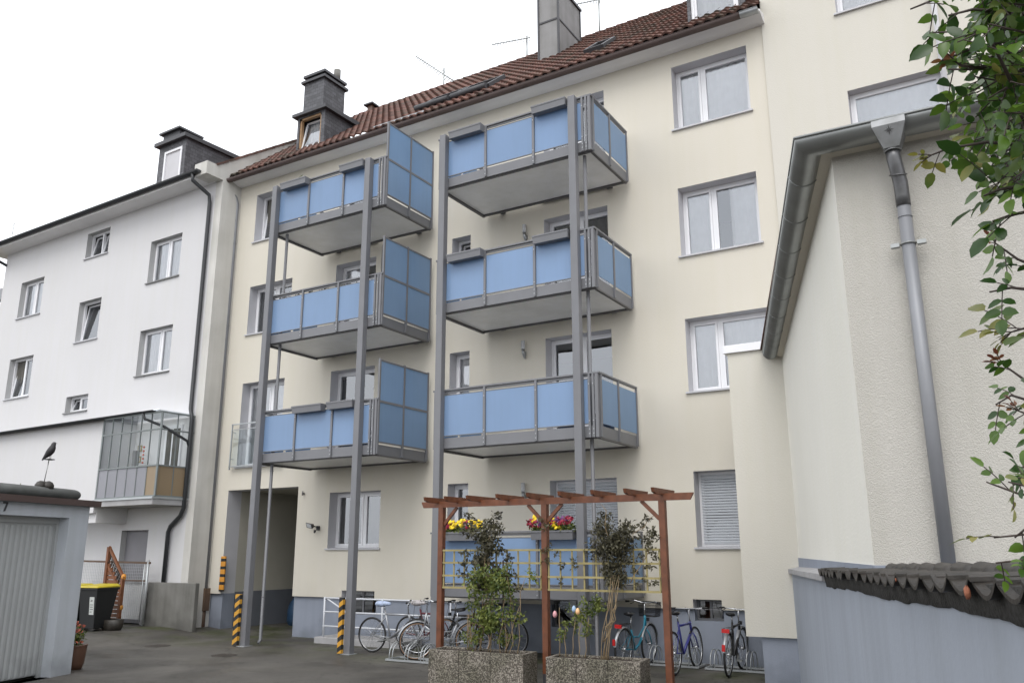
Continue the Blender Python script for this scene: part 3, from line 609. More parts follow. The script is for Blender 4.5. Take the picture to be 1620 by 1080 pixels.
# slate chimney at the left with pot
mb = MB(); mb.box(-17.42, -16.6, 1.5, 2.42, 13.6, 16.02, 0); mb.box(-17.5, -16.52, 1.42, 2.5, 16.02, 16.1, 1); mb.box(-17.36, -16.66, 1.56, 2.36, 16.1, 16.22, 1); mb.box(-17.46, -16.56, 1.46, 2.46, 16.22, 16.3, 1)
ch = obj('chimney', mb, [M['slate'], M['darkcap']], ab, label='slate clad chimney behind the small dormer')
mb = MB(); mb.tube([(-16.75, 2.2, 16.3), (-16.75, 2.2, 16.68)], .11, 12); obj('chimney_pot', mb, M['concrete'], ch)
mb = MB(); mb.box(-17.66, -17.46, 4.7, 4.85, 16.4, 16.93, 0); mb.box(-17.76, -17.36, 4.6, 4.95, 16.93, 16.98, 1); obj('vent_stack', mb, [M['terracotta'], M['darkcap']], ab)

def dormer(parent, x0, x1, yf, z0, z1, fmat, label, ov=.12, tilt=None, curt='net', split=0):
    mb = MB(); yb = (z1 - 12.30) * 5.42 / 4.6 - .43
    # cheeks follow the roof slope
    for x in (x0, x1):
        s = .06 if x == x1 else -.06; xa, xb = sorted((x, x - s))
        mb.prism([(yf, z0 - .2), (yf, z1), (yb, z1), (yf + .1, roof_z(yf) - .2)], 0, xa, xb, 0)
    mb.box(x0 + .06, x0 + .08, yf, yf + .08, z0 - .1, z1, 0); mb.box(x1 - .14, x1 - .06, yf, yf + .08, z0 - .1, z1, 0); mb.box(x0 + .08, x1 - .14, yf, yf + .08, z1 - .06, z1, 0)
    d = obj('dormer', mb, M['slate'], parent, label=label)
    mb = MB(); mb.prism([(yf - ov, z1 - .02), (yf - ov, z1 + .07), (yb + .3, z1 + .16), (yb + .3, z1)], 0, x0 - ov, x1 + ov); obj('dormer_roof', mb, M['darkcap'], d)
    fr = Frame(0, yf + .06); mb = MB(fr); a, b, c, e = x0 + .08, x1 - .14, z0, z1 - .06; t = .06
    mb.box(a, a + t, -.06, .03, c, e); mb.box(b - t, b, -.06, .03, c, e); mb.box(a, b, -.06, .03, c, c + t); mb.box(a, b, -.06, .03, e - t, e); obj('window_surround', mb, M[fmat], d)
    a += t; b -= t; c += t; e -= t; mb = MB(fr); s = .05
    def T(z): return -.02 - (.16 * (z - c) / (e - c) if tilt else 0)
    for (p, q) in ((a, a + s), (b - s, b)): mb.loft([[(p, T(c) + .02, c), (q, T(c) + .02, c), (q, T(c) - .03, c), (p, T(c) - .03, c)], [(p, T(e) + .02, e), (q, T(e) + .02, e), (q, T(e) - .03, e), (p, T(e) - .03, e)]])
    mb.sm = [False] * len(mb.sm); mb.box(a, b, T(c) - .03, T(c) + .02, c, c + s); mb.box(a, b, T(e) - .03, T(e) + .02, e - s, e); obj('sash', mb, M['pvc'], d)
    obj('pane', MB(fr).poly(((a + s, T(c), c + s), (b - s, T(c), c + s), (b - s, T(e), e - s), (a + s, T(e), e - s))), M['glass'], d)
    mbc = MB(fr); n = 14
    for i in range(n):
        p, q = a + (b - a) * i / n, a + (b - a) * (i + 1) / n; mbc.poly(((p, -.24 - .02 * (i % 2), c), (q, -.24 - .02 * ((i + 1) % 2), c), (q, -.24 - .02 * ((i + 1) % 2), e), (p, -.24 - .02 * (i % 2), e)))
    obj('curtain', mbc, M['curtain'], d)
    return d
dormer(ab, -16.35, -15.3, .3, 12.95, 14.0, 'oak', 'slate dormer with brown wooden surround and a tilted white sash', tilt=True)
dormer(ab, -4.78, -3.55, .25, 12.85, 14.4, 'pvc', 'slate dormer with a large white window at the roof edge')
# roof windows standing open, a small one further right
def skylight(x0, x1, y, lift, nm_label):
    mb = MB(); a = roof_z(y)
    e = Vector((0, 5.42, 4.6)).normalized(); o = Vector((0, y, a + .10)); n = Vector((0, -e.z, e.y))
    def q(x, s, h): p = o + e * s + n * h; return (x, p.y, p.z)
    for (p0, p1, s0, s1, h0, h1) in ((x0, x1, 0, .07, -.1, .07), (x0, x1, .93, 1.0, -.1, .07), (x0, x0 + .07, 0.07, .93, -.1, .07), (x1 - .07, x1, 0.07, .93, -.1, .07)):
        mb.loft([[q(p0, s0, h0), q(p1, s0, h0), q(p1, s1, h0), q(p0, s1, h0)], [q(p0, s0, h1), q(p1, s0, h1), q(p1, s1, h1), q(p0, s1, h1)]])
    mb.sm = [False] * len(mb.sm); s = obj('skylight', mb, M['darkcap'], rf, label=nm_label)
    mb = MB(); mb.loft([[q(x0, 0, .07 + lift), q(x1, 0, .07 + lift), q(x1, 1, .08), q(x0, 1, .08)], [q(x0, 0, .13 + lift), q(x1, 0, .13 + lift), q(x1, 1, .13), q(x0, 1, .13)]]); mb.sm = [False] * 6
    return s
skylight(-11.95, -10.95, .22, .0, 'left of two raised dark roof windows'); skylight(-10.85, -9.8, .22, .0, 'right of two raised dark roof windows')
for xa in (-11.98, -10.86):
    mb = MB(); mb.tube([(xa, .12, roof_z(.12) + .16), (xa + 1.02, .12, roof_z(.12) + .16)], .075, 10); obj('awning_case', mb, M['darkcap'], rf)
skylight(-7.35, -6.85, .45, .0, 'small roof window right of the big chimney')

def basement_window(u0, u1, z0, z1):
    mb = MB(MAIN); w_ = -.2; f = .04
    mb.box(u0, u0 + f, w_ - .04, w_, z0, z1); mb.box(u1 - f, u1, w_ - .04, w_, z0, z1); mb.box(u0 + f, u1 - f, w_ - .04, w_, z0, z0 + f); mb.box(u0 + f, u1 - f, w_ - .04, w_, z1 - f, z1); mb.box((u0 + u1) / 2 - .02, (u0 + u1) / 2 + .02, w_ - .04, w_, z0 + f, z1 - f)
    b = obj('basement_window', mb, M['steel'], ab); obj('pane', MB(MAIN).poly(((u0 + f, w_ - .02, z0 + f), (u1 - f, w_ - .02, z0 + f), (u1 - f, w_ - .02, z1 - f), (u0 + f, w_ - .02, z1 - f))), M['glass'], b)
for b_ in base_w: basement_window(*b_)
W = lambda i, **k: window(ab, MAIN, *wins[i], k.pop('w', -.27), **k)
W(0, split=.45, tilt=[0], curt='dark'); W(1, split=.5, curt='dark'); W(2, split=.55, curt='split', label='tall French window with a low glass guard')
W(3, split=0, curt=None); W(4, split=0, curt='left'); W(5, split=.5, curt=None); W(6, split=.56, curt='dark')
W(7, split=0, curt=None); W(8, split=0, tilt=[0], curt=None); W(9, split=0, curt='net'); W(10, split=0, curt='dark')
W(11, split=.5, curt='dark'); W(12, split=.5, curt='dark'); W(13, split=.5, curt=None); W(14, split=.5, curt=None, shutter=.97)
W(15, split=.36, curt='net', head=.0); W(16, split=.4, curt='split'); W(17, split=.36, curt='net'); W(18, split=0, curt=None, shutter=1.0)
# low guard of the French window
mb = MB(MAIN)
mb.bar((-17.6, .12, 5.2), (-15.75, .12, 5.2), .03, .03); mb.bar((-17.6, .12, 5.06), (-15.75, .12, 5.06), .02, .02); mb.bar((-17.6, .12, 4.1), (-15.75, .12, 4.1), .03, .03)
for x in (-17.58, -15.77): mb.bar((x, .12, 4.02), (x, .12, 5.2), .03, .03); mb.bar((x, .0, 4.3), (x, .12, 4.3), .02, .02); mb.bar((x, .0, 5.0), (x, .12, 5.0), .02, .02)
gd = obj('window_guard', mb, M['galv'], ab); obj('guard_pane', MB(MAIN).box(-17.55, -15.8, .115, .125, 4.13, 5.03), M['thin_glass'], gd)
mb = MB(MAIN); mb.box(-13.47, -13.3, -.07, -.05, .42, .6); mb.box(-13.45, -13.32, -.05, -.045, .44, .58, 1); obj('vent_grille', mb, [M['sill'], M['zincdark']], ab)

# ================================================================== TALL NEIGHBOUR ON THE RIGHT
tb = thing('corner_building', 'taller pale cream building rising right of the tiled roof, above the low annexe', 'building', (1, 0, 0))
mb = MB(MAIN); tw_ = [(-1.76, -.2, 8.72, 10.2), (-1.8, -.2, 11.85, 13.3), (1.2, 2.8, 8.7, 10.2), (1.2, 2.8, 11.85, 13.3)]
wall_cells(mb, XR, 6, 0, 17, 0.04, tw_, .25); mb.poly(((XR, 0.04, 0), (XR, -9, 0), (XR, -9, 17), (XR, 0.04, 17)), 0); mb.box(XR - .05, 6, -9, .25, 17, 17.3, 0); mb.poly(((XR, -9, 0), (6, -9, 0), (6, -9, 17), (XR, -9, 17)))
mb.poly(((6, 0.04, 0), (6, -9, 0), (6, -9, 17), (6, 0.04, 17)))
mb.poly(((XR + .01, -2, 8), (5.9, -2, 8), (5.9, -2, 16), (XR + .01, -2, 16)), 1)
obj('wall', mb, [M['cream2'], M['reveal']], tb)
for i, (a, b, c, d) in enumerate(tw_): window(tb, MAIN, a, b, c, d, -.16, split=0 if i % 2 == 0 else .5, curt='net', wface=0.04)
mb = MB(MAIN); mb.tube([(-.17, .22, 8), (-.17, .22, 17)], .05, 10); obj('downpipe', mb, M['pvc'], tb)

# ================================================================== BOX ANNEXE between the two
bx = thing('side_annexe', 'narrow cream annexe with white flat-roof edge standing over a recessed grey base', 'annexe', (-3.3, -1.0, 0))
mb = MB(); mb.box(-3.8, -2.75, -1.9, -.003, .68, 5.07, 0); obj('wall', mb, M['cream2'], bx)
mb = MB(); mb.box(-3.58, -2.8, -1.84, -.003, -.05, .68, 0); obj('plinth', mb, M['plinth'], bx)
mb = MB(); mb.box(-3.86, -2.7, -1.95, .13 - .13, 5.07, 5.19); mb.box(-3.845, -2.7, -1.935, 0.0, 5.19, 5.2); obj('roof_edge', mb, M['pvc'], bx)

# ================================================================== LOW BUILDING AT THE RIGHT
lb = thing('low_building', 'low cream outbuilding at the right with rough stucco front and zinc gutter', 'building', (1, -5, 0))
CX, CY = -.93, -8.64; FX, FY = -2.93, -1.9; ang = math.degrees(math.atan2(CY - FY, CX - FX)); SK = Frame(FX, FY, ang); LS = math.hypot(CX - FX, CY - FY); FRN = Frame(CX, CY, 2.3)
mb = MB(SK); mb.poly(((0, 0, 1.83), (LS, 0, 1.83), (LS, 0, 5.0), (0, 0, 5.0))); obj('side_wall', mb, M['skew'], lb)
mb = MB(FRN); mb.poly(((0, 0, 1.83), (5, 0, 1.83), (5, 0, 5.0), (0, 0, 5.0))); obj('front_wall', mb, M['stucco'], lb, label='rough stucco front wall')
mb = MB(SK); mb.box(0, LS + .0, -.2, .012, -.05, 1.83); mb.fr = FRN; mb.box(0.0, 5, -.2, .012, -.05, 1.83); obj('plinth', mb, M['plinth'], lb)
# eaves: outline of the gutter line
gp = [(-3.09, -1.98, 4.99), (-1.05, -8.80, 5.05), (4.2, -8.58, 5.05)]
def off(d): # offset path outward
    n1 = SK.n; n2 = FRN.n; P0, P1, P2 = Vector((FX, FY, 0)), Vector((CX, CY, 0)), FRN(5, 0, 0)
    k = d / (1 + n1.dot(n2)); return [P0 + n1 * d, P1 + (n1 + n2) * k, P2 + n2 * d]
o1 = off(.16)
gr_ = off(.175); zA, zB = 5.0, 5.06
mb = MB(); half_gutter(mb, [(gr_[0].x, gr_[0].y, zA), (gr_[1].x, gr_[1].y, zB), (gr_[2].x, gr_[2].y, zB)], .118, 14, bead=.011)
gt = obj('gutter', mb, M['zincdark'], lb)
P0, P1, P2 = [Vector((p.x, p.y, z)) for p, z in zip(gr_, (zA, zB, zB))]
def seam(c, ax, t_):
    mb = MB(); mb.torus(tuple(c), .1205, t_, tuple(ax.normalized()), 28, 4); keep = [f for f in mb.f if sum(mb.v[k][2] for k in f) / len(f) < c.z]
    mb.f = keep; mb.m = [0] * len(keep); mb.sm = [True] * len(keep); obj('seam', mb, M['zincdark'], gt)
for i in range(1, 9): seam(P1.lerp(P0, (i - .3) / 8.6), P0 - P1, .006)
for t in (.13, .30, .42): seam(P1.lerp(P2, t), P2 - P1, .004)
# soffit boards and roof
e0, e1, e2 = off(.10); i0, i1, i2 = off(-.02)
mb = MB()
for (a, b, c, d, za, zb) in ((e0, e1, i1, i0, zA, zB), (e1, e2, i2, i1, zB, zB)):
    mb.poly(((a.x, a.y, za - .06), (b.x, b.y, zb - .06), (c.x, c.y, zb - .10), (d.x, d.y, za - .10)))
    mb.poly(((a.x, a.y, za - .06), (b.x, b.y, zb - .06), (b.x, b.y, zb + .06), (a.x, a.y, za + .06)))
obj('eave_soffit', mb, M['cream'], lb)
t0, t1, t2 = off(.325); t1 = t1 - FRN.n * .21; t2 = t2 - FRN.n * .21
mb = MB(); apexA = Vector((.6, -3.2, 6.0)); apexB = Vector((4, -3.2, 6.0))
for th_ in (0, .035):
    A, B, C_ = (t0.x, t0.y, zA + .035 + th_), (t1.x, t1.y, zB + .035 + th_), (t2.x, t2.y, zB + .035 + th_)
    mb.poly((A, B, (apexA.x, apexA.y, 6 + th_), (-.6, .0 - .02, 6 + th_))); mb.poly((B, C_, (apexB.x, apexB.y, 6 + th_), (apexA.x, apexA.y, 6 + th_)))
A, B, C_ = t0, t1, t2
mb.poly(((A.x, A.y, zA + .035), (B.x, B.y, zB + .035), (B.x, B.y, zB + .07), (A.x, A.y, zA + .07))); mb.poly(((B.x, B.y, zB + .035), (C_.x, C_.y, zB + .035), (C_.x, C_.y, zB + .07), (B.x, B.y, zB + .07)))
obj('roof', mb, M['tile'], lb)
# hopper, swan neck and downpipe
hx = -.475; gy = gr_[1].y + (hx - gr_[1].x) * math.tan(R(2.3)); 
mb = MB(); top = [(hx - .115, gy - .13, 5.05), (hx + .115, gy - .13, 5.05), (hx + .115, gy + .03, 5.06), (hx - .115, gy + .03, 5.06)]
mid = [(hx - .115, gy - .132, 5.0), (hx + .115, gy - .132, 5.0), (hx + .115, gy + .04, 5.0), (hx - .115, gy + .04, 5.0)]
bot = [(hx - .055, gy - .07, 4.84), (hx + .055, gy - .07, 4.84), (hx + .055, gy + .05, 4.84), (hx - .055, gy + .05, 4.84)]
mb.loft([top, mid, bot]); mb.sm = [False] * len(mb.sm)
mb.torus((hx, gy - .005, 4.835), .056, .008, (0, 0, 1), 16, 5)
hp = obj('hopper', mb, M['hopper'], lb)
mb = MB(); cx_, cy_, cz_ = hx + .0, gy - .128, 4.955
for k in range(8):
    a = R(45 * k); r1, r2 = (.038, .011) if k % 2 == 0 else (.026, .009); SP = lambda q, r_: (cx_ + math.sin(q) * r_, cy_ - math.cos(q) * r_ * .39, cz_ + math.cos(q) * r_); mb.poly((SP(a, r1), SP(a + .4, r2), (cx_, cy_ - .001, cz_), SP(a - .4, r2)))
obj('star_emblem', mb, M['ink'], hp)
wy = CY + (hx - CX) * math.tan(R(2.3))
mb = MB(); mb.tube([(hx, gy, 4.85), (hx, gy, 4.78), (hx + .008, gy + .02, 4.70), (hx + .02, gy + .06, 4.60), (hx + .02, wy - .095, 4.50), (hx + .02, wy - .09, 4.42)], .051, 16)
mb.torus((hx + .012, gy + .035, 4.655), .06, .005, (0.1, -.35, 1), 16, 5)
sn = obj('swan_neck', mb, M['neck'], lb)
mb = MB(); mb.tube([(hx + .02, wy - .09, 4.46), (hx + .02, wy - .09, 1.5)], .047, 18)
for z in (4.44, 4.33): mb.torus((hx + .02, wy - .09, z), .049, .003, (0, 0, 1), 18, 4)
dp = obj('downpipe', mb, M['zincpipe'], lb)
mb = MB(); mb.torus((hx + .02, wy - .09, 4.12), .052, .007, (0, 0, 1), 18, 4); mb.box(hx - .1, hx - .04, wy - .11, wy - .07, 4.105, 4.135); mb.box(hx + .08, hx + .14, wy - .11, wy - .07, 4.105, 4.135); obj('pipe_clamp', mb, M['zincdark'], dp)

# ================================================================== GARDEN WALL WITH TILE COPING
gw = thing('garden_wall', 'blue-grey painted boundary wall in the right foreground topped with mossy curved tiles', 'wall', (-1, -8, 0))
GWa = math.degrees(math.atan2(-14.8 + 1.9, .77 + 3.05)); GF = Frame(-3.05, -1.9, math.degrees(math.atan2(-1, .296))); GL = 16.0
mb = MB(GF)
n = 80; prof = []
for i in range(n + 1): prof.append(GL * i / n)
mb.prism([(0, -.1), (GL, -.1), (GL, 1.86), (5.6, 1.655), (0, 1.61)], 1, -.26, 0); obj('wall', mb, M['wallpaint'], gw)
mb = MB(GF); mb.loft([[(0, .05, 1.605), (0, .05, 1.665), (0, -.11, 1.70), (0, -.11, 1.605)], [(5.0, .05, 1.655), (5.0, .05, 1.715), (5.0, -.11, 1.76), (5.0, -.11, 1.655)]]); mb.sm = [False] * len(mb.sm); obj('flat_cap', mb, M['slab'], gw)
# cement bed with ragged lower edge
mb = MB(GF); rr = random.Random(5); us = [5.0 + .07 * i for i in range(int((GL - 5) / .07))]; prev = None
for i, u in enumerate(us):
    low = 1.637 + .0175 * (u - 6.4) + .007 * math.sin(u * 2.1) + .004 * math.sin(u * 9.7 + 1) + rr.uniform(-.004, .004); hi_ = 1.772 + .014 * (u - 8.4)
    cur = (mb.P((u, .010 + rr.uniform(0, .004), low)), mb.P((u, .034, hi_ + .02)), mb.P((u, -.2, hi_ + .05)), mb.P((u, 0.0005, low - .003)))
    if prev:
        mb.face((prev[0], cur[0], cur[1], prev[1]), 0, True); mb.face((prev[1], cur[1], cur[2], prev[2]), 0, True); mb.face((prev[3], cur[3], cur[0], prev[0]), 0)
    prev = cur
obj('cement_bed', mb, mat('dark_mossy_cement', (0.030, 0.028, 0.025), 0.95, var=.4, vs=7, bump=.8, bs=35, bdist=.02), gw)
mb = MB(GF); rr = random.Random(11); u = 4.95; tw = .27
while u < GL - .3:
    jz = rr.uniform(-.006, .006); jw = rr.uniform(-.012, .012); A = []; B = []; A2 = []; B2 = []; N = 14; zt = 1.797 + .0135 * (u - 8.4)
    for i in range(N + 1):
        a = i / N; h = .068 * (.5 - abs(math.sin(math.pi * (a + .06))) ** .85) + .008 * math.sin(2 * math.pi * a)
        uu = u + a * (tw + .03); A.append(mb.P((uu, .07 + jw, zt + jz + h))); B.append(mb.P((uu, -.22, zt + .022 + jz * .5 + h * .6)))
        A2.append(mb.P((uu, .07 + jw, zt - .015 + jz + h))); B2.append(mb.P((uu, -.22, zt + .007 + jz * .5 + h * .6)))
    for i in range(N):
        mb.face((A[i], A[i + 1], B[i + 1], B[i]), 0, True); mb.face((A2[i], A2[i + 1], B2[i + 1], B2[i]), 0, True); mb.face((A[i], A2[i], A2[i + 1], A[i + 1]), 0)
    mb.face((A[0], A2[0], B2[0], B[0])); mb.face((A[N], A2[N], B2[N], B[N]))
    u += tw
cp = obj('tile_coping', mb, M['tileold'], gw)
mb = MB(GF); u = 4.93
while u < GL - .5:
    z_ = 1.805 + .0165 * (u - 7.4); mb.tube([(u, -.22, z_ - .004), (u + .40, -.22, z_ - .008)], [.05, .044], 12); u += .37
obj('coping_ridge', mb, M['tileold'], gw)
mb = MB(GF)
for (uu, s) in ((10.33, .024), (9.0, .010)):
    rings = []
    for k, (r_, z) in enumerate(((.4, -.9), (1, -.3), (.95, .4), (.4, .95))): rings.append([(uu + s * r_ * math.cos(q) * .8, .075 + s * .45 * r_ * math.sin(q), 1.79 + s * z * .9 + .25 * s * math.sin(3 * q + k)) for q in [2 * math.pi * j / 9 for j in range(9)]])
    mb.loft(rings)
obj('broken_tile_end', mb, M['tilebreak'], gw)

# ================================================================== WHITE HOUSE AT THE LEFT
wb = thing('white_house', 'plain white rendered house at the left with a glazed winter garden', 'building', (-24, 3, 0))
WF = Frame(-18.42, -.65, -1.5)
ww = [(-2.78, -1.33, 9.6, 10.9), (-2.84, -1.35, 6.82, 8.16), (-6.22, -5.0, 11.02, 11.87), (-6.2, -5.02, 8.27, 9.57), (-6.26, -5.1, 6.06, 6.56), (-9.9, -8.5, 9.6, 10.87), (-9.93, -8.5, 6.84, 8.19), (-2.7, -1.52, .14, 2.52)]
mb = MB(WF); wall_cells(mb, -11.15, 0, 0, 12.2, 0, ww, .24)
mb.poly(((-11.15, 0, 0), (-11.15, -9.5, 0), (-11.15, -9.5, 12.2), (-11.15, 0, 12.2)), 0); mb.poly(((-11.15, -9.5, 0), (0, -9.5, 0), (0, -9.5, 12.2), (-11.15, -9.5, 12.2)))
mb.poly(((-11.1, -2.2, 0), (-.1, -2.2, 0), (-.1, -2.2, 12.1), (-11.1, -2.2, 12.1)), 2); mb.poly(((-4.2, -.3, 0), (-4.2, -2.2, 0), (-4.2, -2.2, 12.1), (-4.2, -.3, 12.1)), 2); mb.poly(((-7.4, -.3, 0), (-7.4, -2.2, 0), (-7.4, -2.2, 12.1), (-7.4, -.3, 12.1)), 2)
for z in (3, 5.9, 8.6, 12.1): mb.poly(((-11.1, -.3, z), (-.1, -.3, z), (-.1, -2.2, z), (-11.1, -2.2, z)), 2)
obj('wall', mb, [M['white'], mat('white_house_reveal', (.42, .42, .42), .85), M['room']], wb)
# grey gable wall with the verge rising behind the eaves
sl = math.tan(R(35.3))
mb = MB(WF); mb.prism([(0, 0), (0, 12.2), (.22, 12.2), (.22, 12.5), (-4.6, 12.5 + 4.82 * sl), (-9.4, 12.5), (-9.4, 0)], 0, -.001, .28) ; obj('gable_wall', mb, M['endwall'], wb)
obj('verge_block', MB(WF).box(-.25, .279, .001, .57, 12.125, 12.5), M['endwall'], wb)
mb = MB(WF); y = .26
while y > -4.6:
    z = 12.53 + (.22 - y) * sl; mb.bar((.14, y, z), (.14, y - .36, z + .34 * sl), .36, .05, 0); y -= .33
obj('verge_tiles', mb, M['tile'], wb)
mb = MB(WF); mb.poly(((-11.6, .55, 12.16), (0, .55, 12.16), (0, 0, 12.12), (-11.6, 0, 12.12))); mb.box(-11.6, 0, .53, .56, 12.12, 12.26); mb.poly(((-11.6, 0, 12.12), (-11.6, -9, 12.12), (-11.15, -9, 12.12), (-11.15, 0, 12.12)))
obj('eave_soffit', mb, M['boards'], wb)
mb = MB(WF); half_gutter(mb, [(-11.7, .64, 12.25), (.05, .64, 12.25)], .08, 8); obj('gutter', mb, M['black'], wb)
mb = MB(WF); mb.poly(((-11.6, .56, 12.27), (0, .56, 12.27), (0, -4.6, 12.27 + 5.16 * sl * .985), (-11.6, -4.6, 12.27 + 5.16 * sl * .985))); mb.poly(((-11.6, -9.8, 12.27), (0, -9.8, 12.27), (0, -4.6, 12.27 + 5.16 * sl * .985), (-11.6, -4.6, 12.27 + 5.16 * sl * .985)))
obj('roof', mb, M['tile'], wb)
pth = [(-.22, .64, 12.2), (-.22, .62, 12.0), (-.12, .12, 11.72), (-.12, .08, 11.5), (-.12, .08, 5.62), (-.0, .12, 5.42), (.02, .12, 5.3), (.02, .12, 3.05), (-.12, .1, 2.85), (-.5, .08, 2.6), (-.58, .08, 2.45), (-.58, .08, 1.2)]
mb = MB(WF); mb.tube(pth, .055, 10); obj('downpipe', mb, M['black'], wb)
mb = MB(WF); mb.tube([(-11.3, .64, 12.2), (-11.3, .6, 12.0), (-11.1, -.1, 11.7), (-11.22, -.2, 11.5)], .05, 8); obj('downpipe', mb, M['black'], wb)
for i, q in enumerate(ww[:7]):
    window(wb, WF, *q, -.17, split=(.5, .55, .5, 0, .45, .5, .5)[i], tilt={2: [0, 1], 3: [0], 4: [0], 6: [0]}.get(i), curt=('net', 'net', None, None, None, 'net', 'dark')[i], sillmat='darksill' if i in (0, 1, 4) else 'sill')
mb = MB(WF); a, b, c, d = ww[7]; mb.box(a, b, -.2, -.16, c, d); mb.box(a + .12, b - .12, -.16, -.15, c + 1.2, d - .15); obj('door', mb, mat('grey_back_door', (.2, .195, .21), .6), wb)
# dormer of the white house
yf = -.25
mb = MB(WF); mb.prism([(yf, 12.4), (yf, 14.2), (-2.6, 14.2), (-.3, 12.3)], 0, -2.0, -1.94); mb.prism([(yf, 12.4), (yf, 14.2), (-2.6, 14.2), (-.3, 12.3)], 0, -3.25, -3.19)
mb.box(-3.19, -2.95, yf - .08, yf, 12.4, 14.2); mb.box(-2.1, -2.0, yf - .08, yf, 12.4, 14.2); mb.box(-2.95, -2.1, yf - .08, yf, 13.95, 14.2)
dw = obj('dormer', mb, M['slate'], wb, label='slate clad dormer above the black gutter')
mb = MB(WF); mb.prism([(yf + .14, 14.18), (yf + .14, 14.30), (-2.9, 14.36), (-2.9, 14.22)], 0, -3.35, -1.84); mb.box(-3.2, -2.4, -1.0, -.3, 14.3, 14.62); mb.box(-3.3, -2.3, -1.1, -.2, 14.62, 14.68); obj('dormer_roof', mb, M['darkcap'], dw)
mb = MB(WF); a, b, c, d = -2.95, -2.1, 12.5, 13.95; t = .07; mb.box(a, a + t, yf - .07, yf + .02, c, d); mb.box(b - t, b, yf - .07, yf + .02, c, d); mb.box(a + t, b - t, yf - .07, yf + .02, c, c + t); mb.box(a + t, b - t, yf - .07, yf + .02, d - t, d); obj('dormer_window', mb, M['pvc'], dw)
obj('dormer_blind', MB(WF).box(a + t, b - t, yf - .05, yf - .02, c + t, d - t), M['reveal'], dw)
# annexe on the first floor
mb = MB(WF); mb.box(-13, -2.52, .003, 1.0, 2.95, 5.42); mb.box(-2.9, -2.52, .003, .9, 2.7, 2.95); obj('annexe', mb, M['white'], wb)
mb = MB(WF); mb.prism([(.003, 5.78), (1.16, 5.46), (1.16, 5.41), (.003, 5.72)], 0, -13, -2.45); mb.prism([(.003, 5.71), (1.0, 5.44), (1.0, 5.4), (.003, 5.4)], 0, -13, -2.5)
obj('annexe_roof', mb, M['greyroof'], wb)
mb = MB(WF); half_gutter(mb, [(-13, 1.2, 5.43), (-.05, 1.2, 5.43)], .05, 8); mb.tube([(-.5, 1.2, 5.4), (-.48, 1.15, 5.25), (-.02, .9, 5.05), (.02, .2, 4.75), (.02, .13, 4.6)], .035, 8); obj('annexe_gutter', mb, M['black'], wb)
# winter garden: slab, bars, panes
u0, u1, wf, z0, z1, zm, zt = -2.5, .0, 1.0, 3.3, 5.42, 4.07, 4.98
mb = MB(WF); mb.box(u0, u1, .003, wf + .03, 3.1, 3.28); mb.box(u0, u1, wf + .03, wf + .06, 3.24, 3.29, 1); mb.box(u1, u1 + .02, 0, wf + .06, 3.24, 3.29, 1); wg = obj('winter_garden', mb, [M['slab'], M['galv']], wb, label='glazed winter garden on a concrete slab')
mb = MB(WF); s = .022; nb = 6
for i in range(nb + 1): u = u0 + (u1 - u0) * i / nb; t = .03 if i in (0, nb) else s / 2; mb.box(u - t, u + t, wf - .03, wf, z0, z1)
for z in (z0 + .01, zm, zt, z1): mb.box(u0, u1, wf - .025, wf + .008, z - .018, z + .018)
for w_ in (0.02, .5): mb.box(u1 - .03, u1 - .005, w_ - s / 2, w_ + s / 2, z0, z1)
for z in (z0 + .01, zm, zt, z1): mb.box(u1 - .03, u1 + .004, 0, wf - .03, z - .018, z + .018)
obj('glazing_bars', mb, mat('weathered_glazing_bar', (.17, .19, .19), .5), wg)
for i in range(nb):
    a, b = u0 + (u1 - u0) * i / nb + .012, u0 + (u1 - u0) * (i + 1) / nb - .012
    obj('lower_pane', MB(WF).box(a, b, wf - .022, wf - .016, z0, zm), M['wgtan'] if i == 5 else M['wgfrost'], wg)
    obj('upper_pane', MB(WF).poly(((a, wf - .018, zm + .018), (b, wf - .018, zm + .018), (b, wf - .018, z1), (a, wf - .018, z1))), M['thin_glass'], wg)
for (a, b) in ((.03, .49), (.51, .96)):
    obj('lower_pane', MB(WF).box(u1 - .022, u1 - .016, a, b, z0, zm), M['wgtan'], wg); obj('upper_pane', MB(WF).poly(((u1 - .018, a, zm + .018), (u1 - .018, b, zm + .018), (u1 - .018, b, z1), (u1 - .018, a, z1))), M['thin_glass'], wg)
mb = MB(WF); mb.box(u0, u1, .05, wf + .1, z1 + .03, z1 + .05); obj('glass_roof', mb, M['thin_glass'], wg)
# inside the winter garden
mb = MB(WF); mb.box(-1.15, -.45, .004, .05, 3.28, 5.25); mb.box(-1.05, -.85, .05, .06, 3.4, 5.15, 1); mb.box(-.78, -.5, .05, .06, 3.4, 5.15, 1); obj('balcony_door', mb, [M['pvc'], M['darkcurtain']], wg)
mb = MB(WF)
for z in (4.72, 4.42, 4.12): mb.box(-2.35, -2.17, .005, .02, z - .08, z + .09, 0); mb.box(-2.31, -2.21, .02, .024, z - .05, z + .06, 1)
obj('small_picture', mb, [M['lattice'], M['cover_g']], wg)
mb = MB(WF); mb.box(-1.95, -1.82, .3, .42, 4.05, 4.6, 0); mb.box(-2.3, -1.5, .3, .7, 3.72, 3.76, 0); obj('shelf', mb, M['darksill'], wg)
mb = MB(WF)
for k in range(6): mb.torus((-.98, .75, 4.1 + k * .1), .02, .016, (0, 1, 0), 8, 5)
obj('bead_string', mb, M['coral'], wg)
mb = MB(WF); mb.loft([[(-2.15 + .1 * math.cos(q) * r_, .6 + .06 * math.sin(q) * r_, z) for q in [k * math.pi / 4 for k in range(8)]] for (r_, z) in ((.7, 3.4), (1.2, 3.7), (.8, 4.0), (.2, 4.05))]); obj('hanging_cloth', mb, M['purple'], wg)
